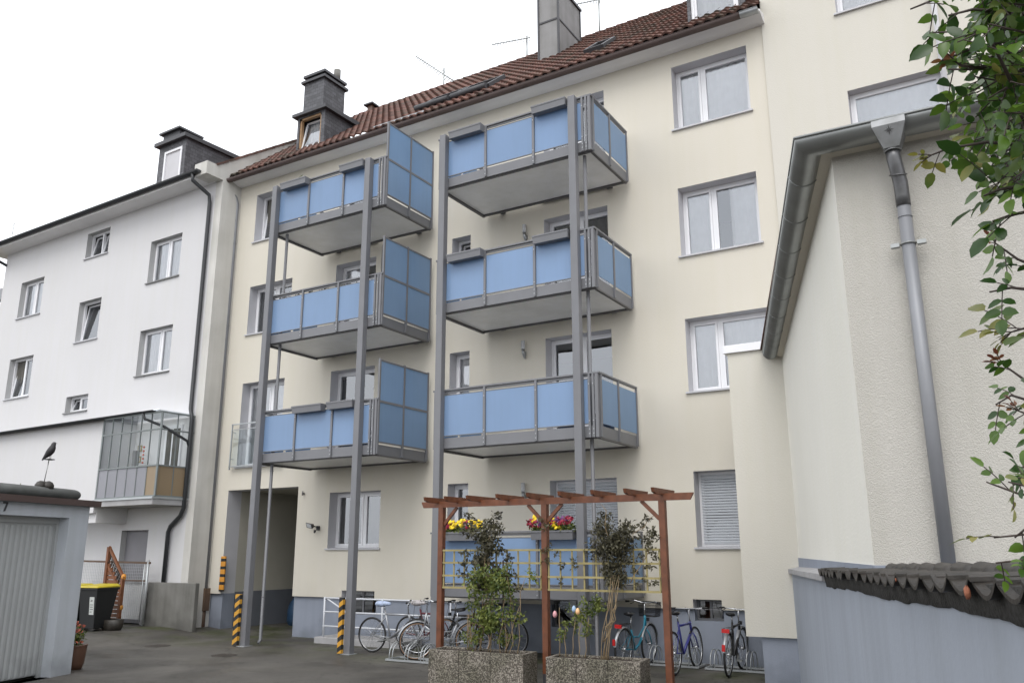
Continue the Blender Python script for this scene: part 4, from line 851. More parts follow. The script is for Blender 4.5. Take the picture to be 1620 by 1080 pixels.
# concrete stair wall in front
sw = tag(obj('stair_wall', MB(WF).box(-1.1, .80, .04, .16, -.05, 1.2), M['concrete'], bevel=.015), 'low stained bare concrete wall beside the wire mesh gate', 'wall')
# far neighbour seen past the left end
fb = thing('neighbour_house', 'dark roofed ochre house just visible past the left end of the white house', 'building', (-40, 8, 0))
mb = MB(); mb.box(-46, -36.2, 4, 12, 0, 12.0); obj('wall', mb, mat('ochre_render', (.42, .34, .17), .9), fb)
mb = MB(); mb.prism([(3.5, 12.55), (3.5, 12.75), (8, 16), (12.5, 12.7), (12.5, 12.5)], 0, -46.5, -35.9); mb.box(-46.3, -36, 3.4, 3.6, 12.3, 12.55, 1); obj('roof', mb, [M['darkcap'], M['pvc']], fb)

# ================================================================== BALCONY STACKS
def balcony(parent, x0, x1, px0, px1, ups, zb, screen, label=None):
    """one balcony level; front at y=-1.88, wall side at y=-.15"""
    yf, yb = -1.88, -.15
    mb = MB()
    mb.box(x0, x1, yf, yf + .05, zb, zb + .2); mb.box(x1 - .05, x1, yf + .05, yb, zb, zb + .2); mb.box(x0, x0 + .05, yf + .05, yb, zb, zb + .2)
    mb.box(x0 + .05, x1 - .05, yb - .06, yb, zb - .02, zb + .2, 1)
    mb.box(x0 + .052, x1 - .052, yf + .052, yf + .09, zb - .025, zb + .0, 1); mb.box(x0 + .0, x0 + .06, yf + .06, yb, zb - .03, zb - .002, 1); mb.box(x1 - .06, x1, yf + .06, yb, zb - .03, zb - .002, 1)
    mb.box(x0 + .4, x0 + .52, yb, 0, zb + .02, zb + .14, 1); mb.box(x1 - .52, x1 - .4, yb, 0, zb + .02, zb + .14, 1)
    B = obj('balcony', mb, [M['steel'], M['steeldark']], parent, label=label)
    obj('floor_slab', MB().box(x0 + .055, x1 - .055, yf + .055, yb - .062, zb + .015, zb + .13), M['soffit'], B)
    # handrail
    zr = zb + 1.13; mb = MB()
    mb.box(x0 - .03, x1 + .03, yf - .03, yf + .05, zr, zr + .035)
    if not screen: mb.box(x1 - .05, x1 + .03, yf + .05, yb + .02, zr, zr + .035)
    mb.box(x0 - .03, x0 + .05, yf + .05, yb, zr, zr + .035)
    mb.box(x0, x1, yf + .0, yf + .02, zr - .045, zr - .004)
    obj('handrail', mb, M['steel'], B, bevel=.004)
    # uprights of the front
    def one(nm, mt, *b6): return obj(nm, MB().box(*b6), mt, B)
    for u in ups: one('upright', M['steel'], u - .024, u + .024, yf - .035, yf - .001, zb + .01, zr - .002)
    for u in (x1 - .17, x1 - .09): one('upright', M['steel'], u - .02, u + .02, yf - .035, yf - .001, zb - .005, zr - .002)
    one('upright', M['steel'], x1 - .052, x1 + .004, yf - .03, yf + .045, zb - .01, zr - .002)
    one('upright', M['steel'], x0 - .004, x0 + .04, yf - .02, yf + .045, zb - .01, zr - .002)
    for u in list(ups) + [x1 - .17, x1 - .09]:
        mb = MB()
        for z in (zb + .06, zb + .14, zb + .29, zb + .95): mb.tube([(u, yf - .036, z), (u, yf - .045, z)], .011, 6)
        obj('bolts', mb, M['galv'], B)
    # panels of the front
    rr = random.Random(int(abs(zb * 100 + x0)))
    xs_ = [x0 + .05] + list(ups) + [x1 - .17]
    for a, b in zip(xs_, xs_[1:]):
        obj('panel', MB().box(a + .026, b - .026, yf - .006, yf + .008 - .0, zb + .245 + rr.uniform(-.004, .004), zr - .09), M['blue'], B)
    for a, b in zip(xs_, xs_[1:]): one('panel_edge', M['steel'], a + .02, b - .02, yf - .01, yf + .014, zb + .232, zb + .248); one('panel_edge', M['steel'], a + .02, b - .02, yf - .01, yf + .014, zr - .092, zr - .078)
    # side: two panels and uprights
    ym = (yf + yb) / 2 - .02
    if not screen:
        for a, b in ((yf + .1, ym - .04), (ym + .04, yb - .04)): obj('side_panel', MB().box(x1 + .001, x1 + .013, a, b, zb + .245, zr - .09), M['frost'], B)
        for a, b in ((ym - .022, ym + .022), (yb - .045, yb), (yf + .06, yf + .1)): one('upright', M['steel'], x1 - .003, x1 + .03, a, b, zb + .005, zr - .002)
        for a, b in ((yf + .1, ym - .04), (ym + .04, yb - .04)): obj('side_panel', MB().box(x0 + .001, x0 + .013, a, b, zb + .245, zr - .09), M['frost'], B, label='panel on the side facing left')
    else:
        for a, b in ((yf + .1, ym - .04), (ym + .04, yb - .04)): obj('side_panel', MB().box(x0 + .001, x0 + .013, a, b, zb + .245, zr - .09), M['frost'], B, label='panel on the side facing left')
        zt = zb + 1.99; zc = zb + 1.1; mb = MB()
        for y in (yf + .02, ym, yb - .02): mb.box(x1 - .01, x1 + .035, y - .022, y + .022, zb + .0, zt + .02)
        mb.box(x1 - .002, x1 + .03, yf + .042, ym - .022, zt - .035, zt); mb.box(x1 - .002, x1 + .03, ym + .022, yb - .042, zt - .035, zt)
        mb.box(x1 - .002, x1 + .03, yf + .042, ym - .022, zc - .025, zc + .025); mb.box(x1 - .002, x1 + .03, ym + .022, yb - .042, zc - .025, zc + .025)
        mb.box(x1 - .002, x1 + .03, yf + .042, ym - .022, zb + .235, zb + .265); mb.box(x1 - .002, x1 + .03, ym + .022, yb - .042, zb + .235, zb + .265)
        obj('privacy_screen', mb, M['steel'], B)
        for a, b in ((yf + .044, ym - .024), (ym + .024, yb - .044)):
            for c, d in ((zb + .266, zc - .026), (zc + .026, zt - .036)): obj('screen_panel', MB().box(x1 + .008, x1 + .02, a, b, c, d), M['frost'], B)
    return B
bstL = thing('balcony_stack', 'left stack of three blue panelled balconies with tall frosted privacy screens', 'balconies', (-13, -1.9, 0), 'steel balcony stacks')
bstR = thing('balcony_stack', 'right stack of four blue panelled balconies without privacy screens', 'balconies', (-8, -1.9, 0), 'steel balcony stacks')
BZ = [1.13, 3.88, 6.63, 9.38]
for k in (1, 2, 3): balcony(bstL, -14.68, -11.19, -14.62, -11.68, (-13.5, -12.42), BZ[k], True, ('first', 'second', 'top')[k - 1] + ' floor balcony with privacy screen')
for k in (0, 1, 2, 3): balcony(bstR, -9.72, -6.15, -9.6, -6.42, (-8.54, -7.41), BZ[k], False, ('ground', 'first', 'second', 'top')[k] + ' floor balcony')
def post(parent, x, zt):
    mb = MB(); mb.box(x - .075, x + .075, -2.03, -1.885, 0, zt); p = obj('post', mb, M['steel'], parent, bevel=.012)
    mb = MB(); mb.box(x - .12, x + .12, -2.08, -1.84, 0.0, .012); obj('foot_plate', mb, M['galv'], p)
    mb = MB(); mb.tube([(x + .13, -1.7, zt - 1.2), (x + .13, -1.7, .1)], .036, 10); return p
for st, xs_ in ((bstL, (-14.53, -11.62)), (bstR, (-9.55, -6.5))):
    for x in xs_: post(st, x, 10.55)
for st, x, zt in ((bstL, -14.32, 9.36), (bstR, -6.375, 9.36)):
    mb = MB(); mb.tube([(x, -1.72, zt), (x, -1.72, .12), (x, -1.78, .05)], .035, 10)
    for z in (1.0, 3.7, 6.5): mb.torus((x, -1.72, z), .038, .007, (0, 0, 1), 10, 4)
    obj('drain_pipe', mb, M['steel'], st)

# ================================================================== WINDOW BOXES ON THE BALCONY RAILS
def leaf_clump(mb, c, rad, n, L_, W_, r, mi=0, up=.1):
    for _ in range(n):
        d = rnd_dir(r); k = r.random() ** .5; small_leaf(mb, Vector((c[0] + d.x * rad[0] * k, c[1] + d.y * rad[1] * k, c[2] + d.z * rad[2] * k)), r, L_ * r.uniform(.7, 1.25), W_ * r.uniform(.7, 1.25), up, mi)
def planter_box(x0, x1, zb, label, w=.17, h=.155, group='grey window boxes hooked on the balcony rails'):
    z1 = zb + 1.155; y1 = -1.912; y0 = y1 - w; t = thing('window_box', label, 'window box', ((x0 + x1) / 2, (y0 + y1) / 2, z1 - h), group)
    mb = MB(); e = .012
    mb.loft([[(x0 + .01, y0 + .02, z1 - h), (x1 - .01, y0 + .02, z1 - h), (x1 - .01, y1 - .01, z1 - h), (x0 + .01, y1 - .01, z1 - h)], [(x0, y0, z1), (x1, y0, z1), (x1, y1, z1), (x0, y1, z1)], [(x0 + e, y0 + e, z1), (x1 - e, y0 + e, z1), (x1 - e, y1 - e, z1), (x0 + e, y1 - e, z1)], [(x0 + e, y0 + e, z1 - .03), (x1 - e, y0 + e, z1 - .03), (x1 - e, y1 - e, z1 - .03), (x0 + e, y1 - e, z1 - .03)]])
    mb.sm = [False] * len(mb.sm); mb.box(x0 - .004, x1 + .004, y0 - .006, y0, z1 - .028, z1 + .002); obj('box', mb, M['steel'], t)
    mb = MB(); mb.box(x0 + e, x1 - e, y0 + e, y1 - e, z1 - .035, z1 - .026); obj('soil', mb, M['soil'], t)
    return t, (x0, x1, y0, y1, z1)
planter_box(-9.36, -8.56, BZ[3], 'grey window box at the left end of the top right balcony'); planter_box(-7.36, -6.60, BZ[3], 'grey window box beside the post of the top right balcony')
planter_box(-9.36, -8.54, BZ[2], 'grey window box at the left end of the second floor right balcony'); planter_box(-7.36, -6.60, BZ[2], 'grey window box beside the post of the second floor right balcony')
tt, q_ = planter_box(-14.3, -13.48, BZ[3], 'grey window box with a few sprouts at the left end of the top left balcony')
mb = MB(); r = random.Random(2); leaf_clump(mb, (-13.7, -2.0, q_[4] + .04), (.1, .04, .05), 30, .05, .015, r); obj('sprouts', mb, M['leaf_green'], tt)
planter_box(-12.42, -11.72, BZ[3], 'grey window box against the right post of the top left balcony')
planter_box(-13.46, -12.6, BZ[1], 'left of two grey window boxes side by side on the lowest left balcony'); planter_box(-12.44, -11.72, BZ[1], 'right of two grey window boxes side by side on the lowest left balcony')
def flower(mb, p, rad, r, mi):
    n = rnd_dir(r, .3); n = Vector((n.x, n.y - .9, n.z)).normalized(); a = n.orthogonal().normalized(); b = n.cross(a); ph = r.random() * 6
    k = 7; c = len(mb.v); mb.v.append(tuple(p + n * rad * .25))
    for i in range(k * 2):
        q = ph + math.pi * i / k; rr_ = rad * (1.0 if i % 2 == 0 else .72); mb.v.append(tuple(p + a * math.cos(q) * rr_ + b * math.sin(q) * rr_))
    for i in range(k * 2): mb.face((c, c + 1 + i, c + 1 + (i + 1) % (k * 2)), mi)
def flower_box(x0, x1, label, spec, seed):
    t, q = planter_box(x0, x1, BZ[0], label, group='flower boxes on the ground floor balcony'); r = random.Random(seed)
    mb = MB(); cx = (x0 + x1) / 2
    for i in range(16): u = x0 + (x1 - x0) * (i + .5) / 16; leaf_clump(mb, (u, -2.0, q[4] + .05), (.07, .1, .09), 45, .06, .03, r)
    obj('foliage', mb, M['leaf_green'], t)
    for nm, mk, parts in spec:
        mb = MB()
        for (a, b, zc, n) in parts:
            for _ in range(n): flower(mb, Vector((r.uniform(a, b), -2.02 + r.uniform(-.09, .06), q[4] + zc + r.uniform(-.06, .07))), r.uniform(.026, .042), r, 0)
        obj(nm, mb, M[mk], t)
flower_box(-9.36, -8.5, 'window box of yellow and dark red blooms on the ground floor balcony', [('yellow_blooms', 'yellow', [(-9.22, -8.98, .13, 34), (-8.98, -8.86, .15, 14), (-8.72, -8.5, .14, 60)]), ('red_blooms', 'crimson', [(-9.36, -9.2, .1, 26), (-8.88, -8.7, .12, 24)])], 3)
flower_box(-7.45, -6.62, 'window box of crimson, purple and yellow blooms behind the middle pergola post', [('red_blooms', 'crimson', [(-7.5, -7.25, .13, 34), (-7.05, -6.65, .16, 50)]), ('purple_blooms', 'purple', [(-7.35, -7.1, .12, 22), (-6.95, -6.7, .18, 16)]), ('yellow_blooms', 'yellow', [(-7.45, -7.35, .2, 8), (-7.12, -7.02, .17, 12), (-6.98, -6.85, .06, 16)])], 4)
# plants standing behind the rail of the second-floor left balcony
t = thing('balcony_plants', 'row of low leafy plants showing above the rail of the second floor left balcony', 'plants', (-13, -1.6, BZ[2] + .2))
mb = MB(); r = random.Random(8)
for i in range(26):
    u = -14.4 + i * .09; leaf_clump(mb, (u, -1.72, BZ[2] + 1.0 + .1 * math.sin(i * 1.3)), (.1, .07, .12), 22, .06, .04, r)
obj('foliage', mb, M['leaf_dark'], t); mb = MB(); mb.box(-14.5, -11.9, -1.8, -1.62, BZ[2] + .75, BZ[2] + .92); obj('trough', mb, M['darkcap'], t)
t = thing('folded_parasol', 'dark folded parasol standing behind the privacy screen of the second floor left balcony', 'parasol', (-11.32, -1.5, BZ[2] + .13))
mb = MB(); mb.tube([(-11.36, -1.62, BZ[2] + .9), (-11.36, -1.62, BZ[2] + 1.5), (-11.36, -1.62, BZ[2] + 1.9), (-11.36, -1.62, BZ[2] + 1.98)], [.05, .075, .06, .02], 10); obj('canopy', mb, M['darkcap'], t)
mb = MB(); mb.tube([(-11.36, -1.62, BZ[2] + .13), (-11.36, -1.62, BZ[2] + .95)], .02, 8); obj('pole', mb, M['steel'], t)

# ------------------------------------------------------------------ wall lamps, floodlight, bumper, stripes
def wall_lamp(x, z, label):
    t = thing('wall_lamp', label, 'wall lamp', (x, 0, z), 'bubble glass wall lamps beside the balcony doors')
    mb = MB(); mb.tube([(x, -.09, z + .02), (x, -.09, z + .2)], .042, 12); mb.torus((x, -.09, z + .2), .04, .008, (0, 0, 1), 12, 4); obj('glass', mb, M['lampglass'], t)
    mb = MB(); mb.tube([(x, -.09, z + .02), (x + .005, -.088, z - .06), (x + .02, -.06, z - .15), (x + .025, -.03, z - .17)], [.036, .034, .026, .018], 12); mb.box(x - .03, x + .03, -.03, -.001, z - .12, z - .02); obj('bracket', mb, M['zinc'], t)
wall_lamp(-8.67, 8.78, 'bubble glass wall lamp just above the rail of the second floor right balcony'); wall_lamp(-8.72, 6.12, 'bubble glass wall lamp above the first floor right balcony, its bracket fully visible'); wall_lamp(-8.74, 3.1, 'bubble glass wall lamp above the pergola beam')
t = thing('floodlight', 'small black floodlight with motion sensor on the wall right of the passage', 'floodlight', (-14.45, 0, 2.5))
mb = MB(); mb.loft([[(-14.62, -.26, 2.62), (-14.44, -.26, 2.58), (-14.44, -.22, 2.47), (-14.62, -.22, 2.5)], [(-14.58, -.14, 2.6), (-14.47, -.14, 2.58), (-14.47, -.14, 2.5), (-14.58, -.14, 2.52)]]); mb.sm = [False] * len(mb.sm); obj('housing', mb, M['blackm'], t)
obj('lens', MB().poly(((-14.6, -.264, 2.605), (-14.455, -.264, 2.57), (-14.455, -.228, 2.485), (-14.6, -.228, 2.51))), M['lampglass'], t)
mb = MB(); mb.bar((-14.5, -.15, 2.54), (-14.44, 0, 2.5), .02, .02); mb.box(-14.48, -14.4, -.05, -.001, 2.44, 2.54); obj('bracket', mb, M['blackm'], t)
mb = MB(); mb.tube([(-14.46, -.1, 2.44), (-14.46, -.12, 2.38)], [.03, .022], 8); obj('sensor', mb, M['blackm'], t)
mb = MB(); mb.tube([(-14.98, -.05, 3.28), (-14.98, -.05, 3.38)], [.02, .014], 8); mb.box(-15.0, -14.96, -.05, -.001, 3.3, 3.34); tag(obj('wall_hook', mb, M['steeldark']), 'tiny dark fitting on the wall right above the passage corner', 'fitting')
mb = MB(); mb.box(-17.72 + .0, -17.55, -.04, -.001, .98, 1.84); tag(obj('corner_bumper', mb, M['bumper'], bevel=.01), 'black rubber bumper with orange reflectors at the left passage edge', 'bumper')
for x, lb_ in ((-14.70, 'hazard striped board on the left post in front of the passage'), (-11.80, 'hazard striped board on the post before the basement window')):
    mb = MB(); a_, b_ = (x - .06, x + .08) if x < -13 else (x + .0, x + .1); mb.box(a_, b_, -2.10, -2.035, .02, 1.06, 0); mb.box(a_ + .001, b_ - .001, -2.035, -2.032, .02, 1.06, 0)
    tag(obj('hazard_board', mb, M['stripe']), lb_, 'hazard board', 'yellow and black boards on the balcony posts')
t = thing('blue_sack', 'dark blue filled plastic sack standing inside the passage', 'sack', (-17.2, 2.2, 0))
mb = MB(); r = random.Random(4); rings = []
for (k, z) in ((.8, 0), (1.05, .15), (1.0, .4), (.75, .6), (.3, .74), (.16, .8)): rings.append([(-17.2 + .25 * k * math.cos(q) + .02 * r.uniform(-1, 1), 2.2 + .22 * k * math.sin(q) + .02 * r.uniform(-1, 1), z) for q in [j * math.pi / 6 for j in range(12)]])
mb.loft(rings); obj('sack', mb, M['bluebag'], t)

# ------------------------------------------------------------------ white railing round the light well
t = thing('white_railing', 'white tubular railing with a diagonal brace around the basement light well', 'railing', (-12, -.66, 0))
mb = MB(); y = -.68
for z in (.95, .66, .36): mb.tube([(-13.52, y, z), (-9.7, y, z)], .018, 8)
mb.tube([(-13.52, y, .93), (-13.52, y + .6, .93)], .018, 8)
obj('rail', mb, M['whiterail'], t)
for x in (-13.5, -11.86, -10.1): mb = MB(); mb.tube([(x, y, .08), (x, y, .97)], .02, 8); obj('post', mb, M['whiterail'], t)
mb = MB(); mb.tube([(-13.42, y, .93), (-12.86, y, .67)], .015, 8); obj('brace', mb, M['whiterail'], t)
mb = MB(); mb.box(-13.7, -11.3, -.75, -.0, -.05, .13); tag(obj('light_well_kerb', mb, M['slab'], bevel=.01), 'low painted concrete kerb under the white railing', 'kerb')

# ------------------------------------------------------------------ GARAGE
ga = thing('garage', 'grey rendered garage with ribbed up-and-over door at the left foreground, numbered 7', 'garage', (-14.5, -8, 0))
GR = Frame(-13.8, -6.3, 107); dl, dr, dtop = -2.85, -.45, 2.5
mb = MB(GR); wall_cells(mb, -3.3, 0, 0, 2.72, 0, [(dl, dr, 0, dtop, .24)], .24, 0, 0)
mb.poly(((0, 0, 0), (0, -5.5, 0), (0, -5.5, 2.72), (0, 0, 2.72))); mb.poly(((-3.3, 0, 0), (-3.3, -5.5, 0), (-3.3, -5.5, 2.72), (-3.3, 0, 2.72))); mb.poly(((-3.3, -5.5, 0), (0, -5.5, 0), (0, -5.5, 2.72), (-3.3, -5.5, 2.72)))
obj('wall', mb, M['garage'], ga)
mb = MB(GR); mb.prism([(.1, 2.70), (.1, 2.79), (-5.6, 2.86), (-5.6, 2.7)], 0, -3.4, .1); obj('roof', mb, mat('roof_felt', (.09, .09, .09), .85, var=.3), ga)
mb = MB(GR); mb.box(-3.42, .12, .1, .125, 2.70, 2.80); mb.box(.1, .125, -5.6, .1, 2.70, 2.80); obj('fascia', mb, M['brown'], ga)
# raised felt-covered kerb along the roof edge
mb = MB(GR); rings = []
for u, k in ((-3.3, 1), (-.3, 1), (-.12, .97), (-.06, .8), (-.04, .5)):
    rings.append([(u, -.28 + .15 * k * math.cos(q), 2.895 + .10 * k * math.sin(q)) for q in [j * math.pi / 7 for j in range(14)]])
mb.loft(rings); obj('roof_kerb', mb, mat('weathered_felt_roll', (.075, .078, .075), .7, var=.3, vs=4, bump=.3, bs=30), ga)
mb = MB(GR); w_ = -.2; mb.box(dl + .06, dr - .06, w_ - .03, w_ - .012, .04, dtop - .1, 0); u = dl + .08
while u < dr - .1: mb.prism([(u, w_ - .012), (u + .03, w_), (u + .075, w_), (u + .1, w_ - .012)], 2, .06, dtop - .14, 0); u += .113
gd_ = obj('garage_door', mb, M['gdoor'], ga)
mb = MB(GR); mb.box(dl, dl + .06, w_ - .04, w_ + .02, 0, dtop); mb.box(dr - .06, dr, w_ - .04, w_ + .02, 0, dtop); mb.box(dl + .06, dr - .06, w_ - .04, w_ + .02, dtop - .1, dtop); obj('door_frame', mb, M['gdoor'], ga)
mb = MB(GR); u7 = -1.76
mb.box(u7 - .085, u7 + .0, .001, .012, 2.665, 2.69)
mb.prism([(u7 - .028, 2.665), (u7 - .0, 2.665), (u7 - .035, 2.55), (u7 - .062, 2.55)], 1, .001, .012); obj('house_number', mb, M['darkcap'], ga)
# bird on a stake with a little mossy clump at its foot
BG = GR(-.80, -.28, 3.03)
t = thing('bird_stake', 'thin metal stake on the garage roof carrying a black bird', 'stake', tuple(BG))
mb = MB(); mb.tube([tuple(BG), (BG.x + .03, BG.y + .02, 3.44)], .008, 6); obj('rod', mb, M['zincdark'], t)
mb = MB(); mb.box(BG.x - .02, BG.x + .1, BG.y - .05, BG.y + .08, 3.435, 3.45); obj('perch', mb, M['darkcap'], t)
mb = MB(); r = random.Random(6)
for k in range(3):
    c = Vector((BG.x + r.uniform(-.05, .05), BG.y + r.uniform(-.1, .1), 2.99)); mb.loft([[(c.x + .07 * k_ * math.cos(q), c.y + .09 * k_ * math.sin(q), z) for q in [j * math.pi / 5 for j in range(10)]] for (k_, z) in ((1, 2.96), (1.05, 3.02), (.7, 3.07), (.2, 3.09))])
obj('stone', mb, M['tileold'], t)
bd = thing('bird', 'black bird perched on the stake above the garage roof, facing right', 'bird', (BG.x + .03, BG.y + .02, 3.45))
bx_, by_, bz_ = BG.x + .03, BG.y + .02, 3.45
side = Vector((math.cos(R(30)), math.sin(R(30)), 0)); lat = Vector((-side.y, side.x, 0))     # profile seen by the camera
def BP(s, l, z): q = Vector((bx_, by_, bz_)) + side * s + lat * l; return (q.x, q.y, bz_ + z)
spine = [(-.115, -.02, .008, .012), (-.095, .01, .018, .02), (-.06, .05, .032, .036), (-.022, .095, .052, .056), (.012, .14, .06, .062), (.032, .185, .052, .054), (.04, .222, .038, .04), (.046, .25, .036, .036), (.058, .27, .026, .026), (.066, .28, .01, .01)]
mb = MB(); rings = []
for i, (s_, z_, rl, rz_) in enumerate(spine):
    a = spine[max(0, i - 1)]; b = spine[min(len(spine) - 1, i + 1)]; d = Vector((b[0] - a[0], b[1] - a[1])).normalized(); nv = (-d.y, d.x)
    rings.append([BP(s_ + nv[0] * rz_ * math.sin(q), rl * math.cos(q), z_ + nv[1] * rz_ * math.sin(q)) for q in [j * math.pi / 6 for j in range(12)]])
mb.loft(rings); obj('body', mb, M['feather'], bd)
mb = MB(); mb.loft([[BP(.068, .008, .262), BP(.068, -.008, .262), BP(.068, -.006, .276), BP(.068, .006, .276)], [BP(.105, .001, .256), BP(.105, -.001, .256), BP(.103, -.001, .26), BP(.103, .001, .26)]]); obj('beak', mb, M['blackm'], bd)
for l_ in (-.018, .018): mb = MB(); mb.tube([BP(.01, l_, .075), BP(.015, l_, .03), BP(.012, l_, .0)], .004, 5); mb.tube([BP(.012, l_, .003), BP(.04, l_, .003)], .003, 4); obj('leg', mb, M['darkstem'], bd)

# potted plant right of the garage
t = thing('potted_plant', 'brown glazed pot with coral and red blooms at the corner of the garage', 'potted plant', (-14.27, -5.95, 0))
px, py = -14.27, -5.95
mb = MB(); mb.loft([[(px + k * math.cos(q), py + k * math.sin(q), z) for q in [j * math.pi / 10 for j in range(20)]] for (k, z) in ((.12, .0), (.15, .1), (.17, .3), (.175, .38), (.185, .4), (.16, .4), (.15, .35))]); obj('pot', mb, M['terracotta'], t)
mb = MB(); r = random.Random(9); leaf_clump(mb, (px, py, .52), (.13, .13, .16), 130, .07, .035, r, 0, .4)
for k in range(8): mb.tube([(px, py, .38), (px + r.uniform(-.08, .1), py + r.uniform(-.08, .08), r.uniform(.6, .78))], .005, 4)
obj('foliage', mb, M['leaf_green'], t)
mb = MB()
for _ in range(26): flower(mb, Vector((px + r.uniform(-.05, .15), py + r.uniform(-.12, .05), r.uniform(.58, .8))), .03, r, 0)
for _ in range(14): flower(mb, Vector((px + r.uniform(-.1, .18), py + r.uniform(-.12, .05), r.uniform(.4, .46))), .026, r, 0)
obj('blooms', mb, M['coral'], t)

# bush whose tip shows over the garage roof
t = thing('shrub', 'tip of a green shrub showing over the garage roof at the left picture edge', 'shrub', (-19.6, -4.6, 0))
mb = MB(); r = random.Random(12)
for k in range(26): leaf_clump(mb, (-19.75 + r.uniform(-.7, .55), -4.6 + r.uniform(-.5, .5), r.uniform(1.8, 3.35)), (.28, .28, .25), 45, .13, .07, r, 0, .2)
obj('foliage', mb, M['leaf_green'], t)
mb = MB()
for k in range(6): mb.tube([(-19.6, -4.6, 0), (-19.6 + r.uniform(-.3, .3), -4.6 + r.uniform(-.3, .3), 1.4), (-19.6 + r.uniform(-.6, .5), -4.6 + r.uniform(-.4, .4), 2.9)], [.04, .025, .01], 6)
obj('stem', mb, M['darkstem'], t)

# ------------------------------------------------------------------ bins, fence, gate by the white house
def wheelie_bin(cx, cy, rz, label):
    t = thing('wheelie_bin', label, 'bin', (cx, cy, gz(cx, cy)), 'black wheelie bins with yellow lids'); g0 = gz(cx, cy); f = Frame(cx, cy, rz)
    mb = MB(f); mb.loft([[(-.22, .24, g0 + .06), (.22, .24, g0 + .06), (.22, -.2, g0 + .06), (-.22, -.2, g0 + .06)], [(-.28, .3, g0 + .95), (.28, .3, g0 + .95), (.28, -.34, g0 + .95), (-.28, -.34, g0 + .95)]]); mb.sm = [False] * len(mb.sm)
    mb.box(-.3, .3, -.36, .32, g0 + .93, g0 + .985); obj('body', mb, M['binblack'], t, bevel=.012)
    mb = MB(f); mb.loft([[(-.31, .34, g0 + .985), (.31, .34, g0 + .985), (.31, -.36, g0 + .99), (-.31, -.36, g0 + .99)], [(-.31, .34, g0 + 1.0), (.31, .34, g0 + 1.0), (.31, -.36, g0 + 1.03), (-.31, -.36, g0 + 1.03)], [(-.26, .28, g0 + 1.03), (.26, .28, g0 + 1.03), (.26, -.3, g0 + 1.07), (-.26, -.3, g0 + 1.07)]]); mb.sm = [False] * len(mb.sm); obj('lid', mb, M['binyellow'], t, bevel=.01)
    mb = MB(f); k = .266; mb.loft([[(.06, .2885, g0 + .78), (.2, .2885, g0 + .78), (.2, .262, g0 + .38), (.06, .262, g0 + .38)], [(.06, .2935, g0 + .78), (.2, .2935, g0 + .78), (.2, .267, g0 + .38), (.06, .267, g0 + .38)]]); mb.sm = [False] * len(mb.sm); st_ = obj('sticker', mb, M['paper'], t)
    mb = MB(f)
    for (z, a, b) in ((.7, .1, .16), (.68, .09, .15), (.6, .08, .18), (.55, .08, .17), (.5, .08, .18), (.44, .08, .14)): yy = .295 - (.78 - z) * .0265 / .4; mb.box(a, b, yy - .001, yy + .0015, g0 + z, g0 + z + .012)
    obj('print', mb, M['ink'], st_)
    for s in (-.24, .24): mb = MB(f); mb.tube([(s - .03, -.3, g0 + .1), (s + .03, -.3, g0 + .1)], .1, 14); obj('wheel', mb, M['rubber'], t)
wheelie_bin(-19.28, -2.3, 10, 'right of the two black bins with yellow lids beside the garage, whole front visible'); wheelie_bin(-19.98, -2.5, 10, 'black bin with yellow lid half hidden behind the garage corner')
t = thing('wire_mesh_gate', 'galvanised wire mesh gate and fence with brown top rail before the white house door', 'gate', (-20.5, -1.0, .15))
mb = MB(); y = -1.0; g0 = .15
for (a, b) in ((-22.0, -20.32), (-20.26, -19.3)):
    pass
mb.bar((-22.2, y, 1.72), (-19.2, y, 1.68), .04, .05); mb.bar((-20.25, y, 1.24), (-19.3, y, 1.24), .03, .035, 0); obj('top_rail', mb, M['rustbar'], t)
mb = MB()
for x in [-22.2 + .075 * i for i in range(40)]: mb.bar((x, y, .3), (x, y, 1.68), .006, .006)
for z in [.3 + .075 * i for i in range(19)]: mb.bar((-22.2, y + .004, z), (-19.28, y + .004, z), .006, .006)
obj('wire_mesh', mb, M['galv'], t)
mb = MB(); mb.box(-21.6, -19.4, y + .06, y + .07, .3, 1.2); obj('backing_sheet', mb, mat('pale_backing', (.5, .5, .5), .7), t)
mb = MB(); mb.tube([(-19.28, y, .15), (-19.28, y, 1.75)], .03, 8); mb.tube([(-19.42, y, .25), (-19.42, y, 1.66)], .018, 8); obj('gate_post', mb, M['galv'], t)
t = thing('wooden_fence_panel', 'orange stained wooden screen whose lattice top slopes down to the right behind the bins', 'fence panel', (-19.3, -1.5, .12))
FP = Frame(-20.05, -1.62, 0); mb = MB(FP); z0 = .14
mb.bar((0, 0, z0), (0, 0, 2.08), .08, .08); mb.bar((.68, 0, z0), (.68, 0, 1.32), .08, .08); obj('post', mb, M['wood2'], t)
mb = MB(FP); z = z0 + .05
while z < 1.6:
    b = .66 if z < 1.05 else max(.1, .66 - (z - 1.05) * .95); mb.box(.03, b, -.012, .012, z, z + .085); z += .1
obj('boards', mb, M['wood2'], t)
mb = MB(FP); mb.bar((.0, 0, 2.08), (.72, 0, 1.32), .05, .06); mb.bar((.0, 0, 1.66), (.68, 0, .98), .05, .05); obj('sloping_rail', mb, M['wood2'], t)
mb = MB(FP)
for k in range(9):
    a = .04 + k * .075; zt_ = 2.06 - (a) * 1.055; mb.bar((a, -.01, zt_ - .02), (min(.68, a + .13), -.01, zt_ - .42), .015, .012); mb.bar((a, .01, zt_ - .34), (min(.7, a + .14), .01, zt_ - .12 - .0), .015, .012)
obj('lattice', mb, M['darkstem'], t)
mb = MB(FP)
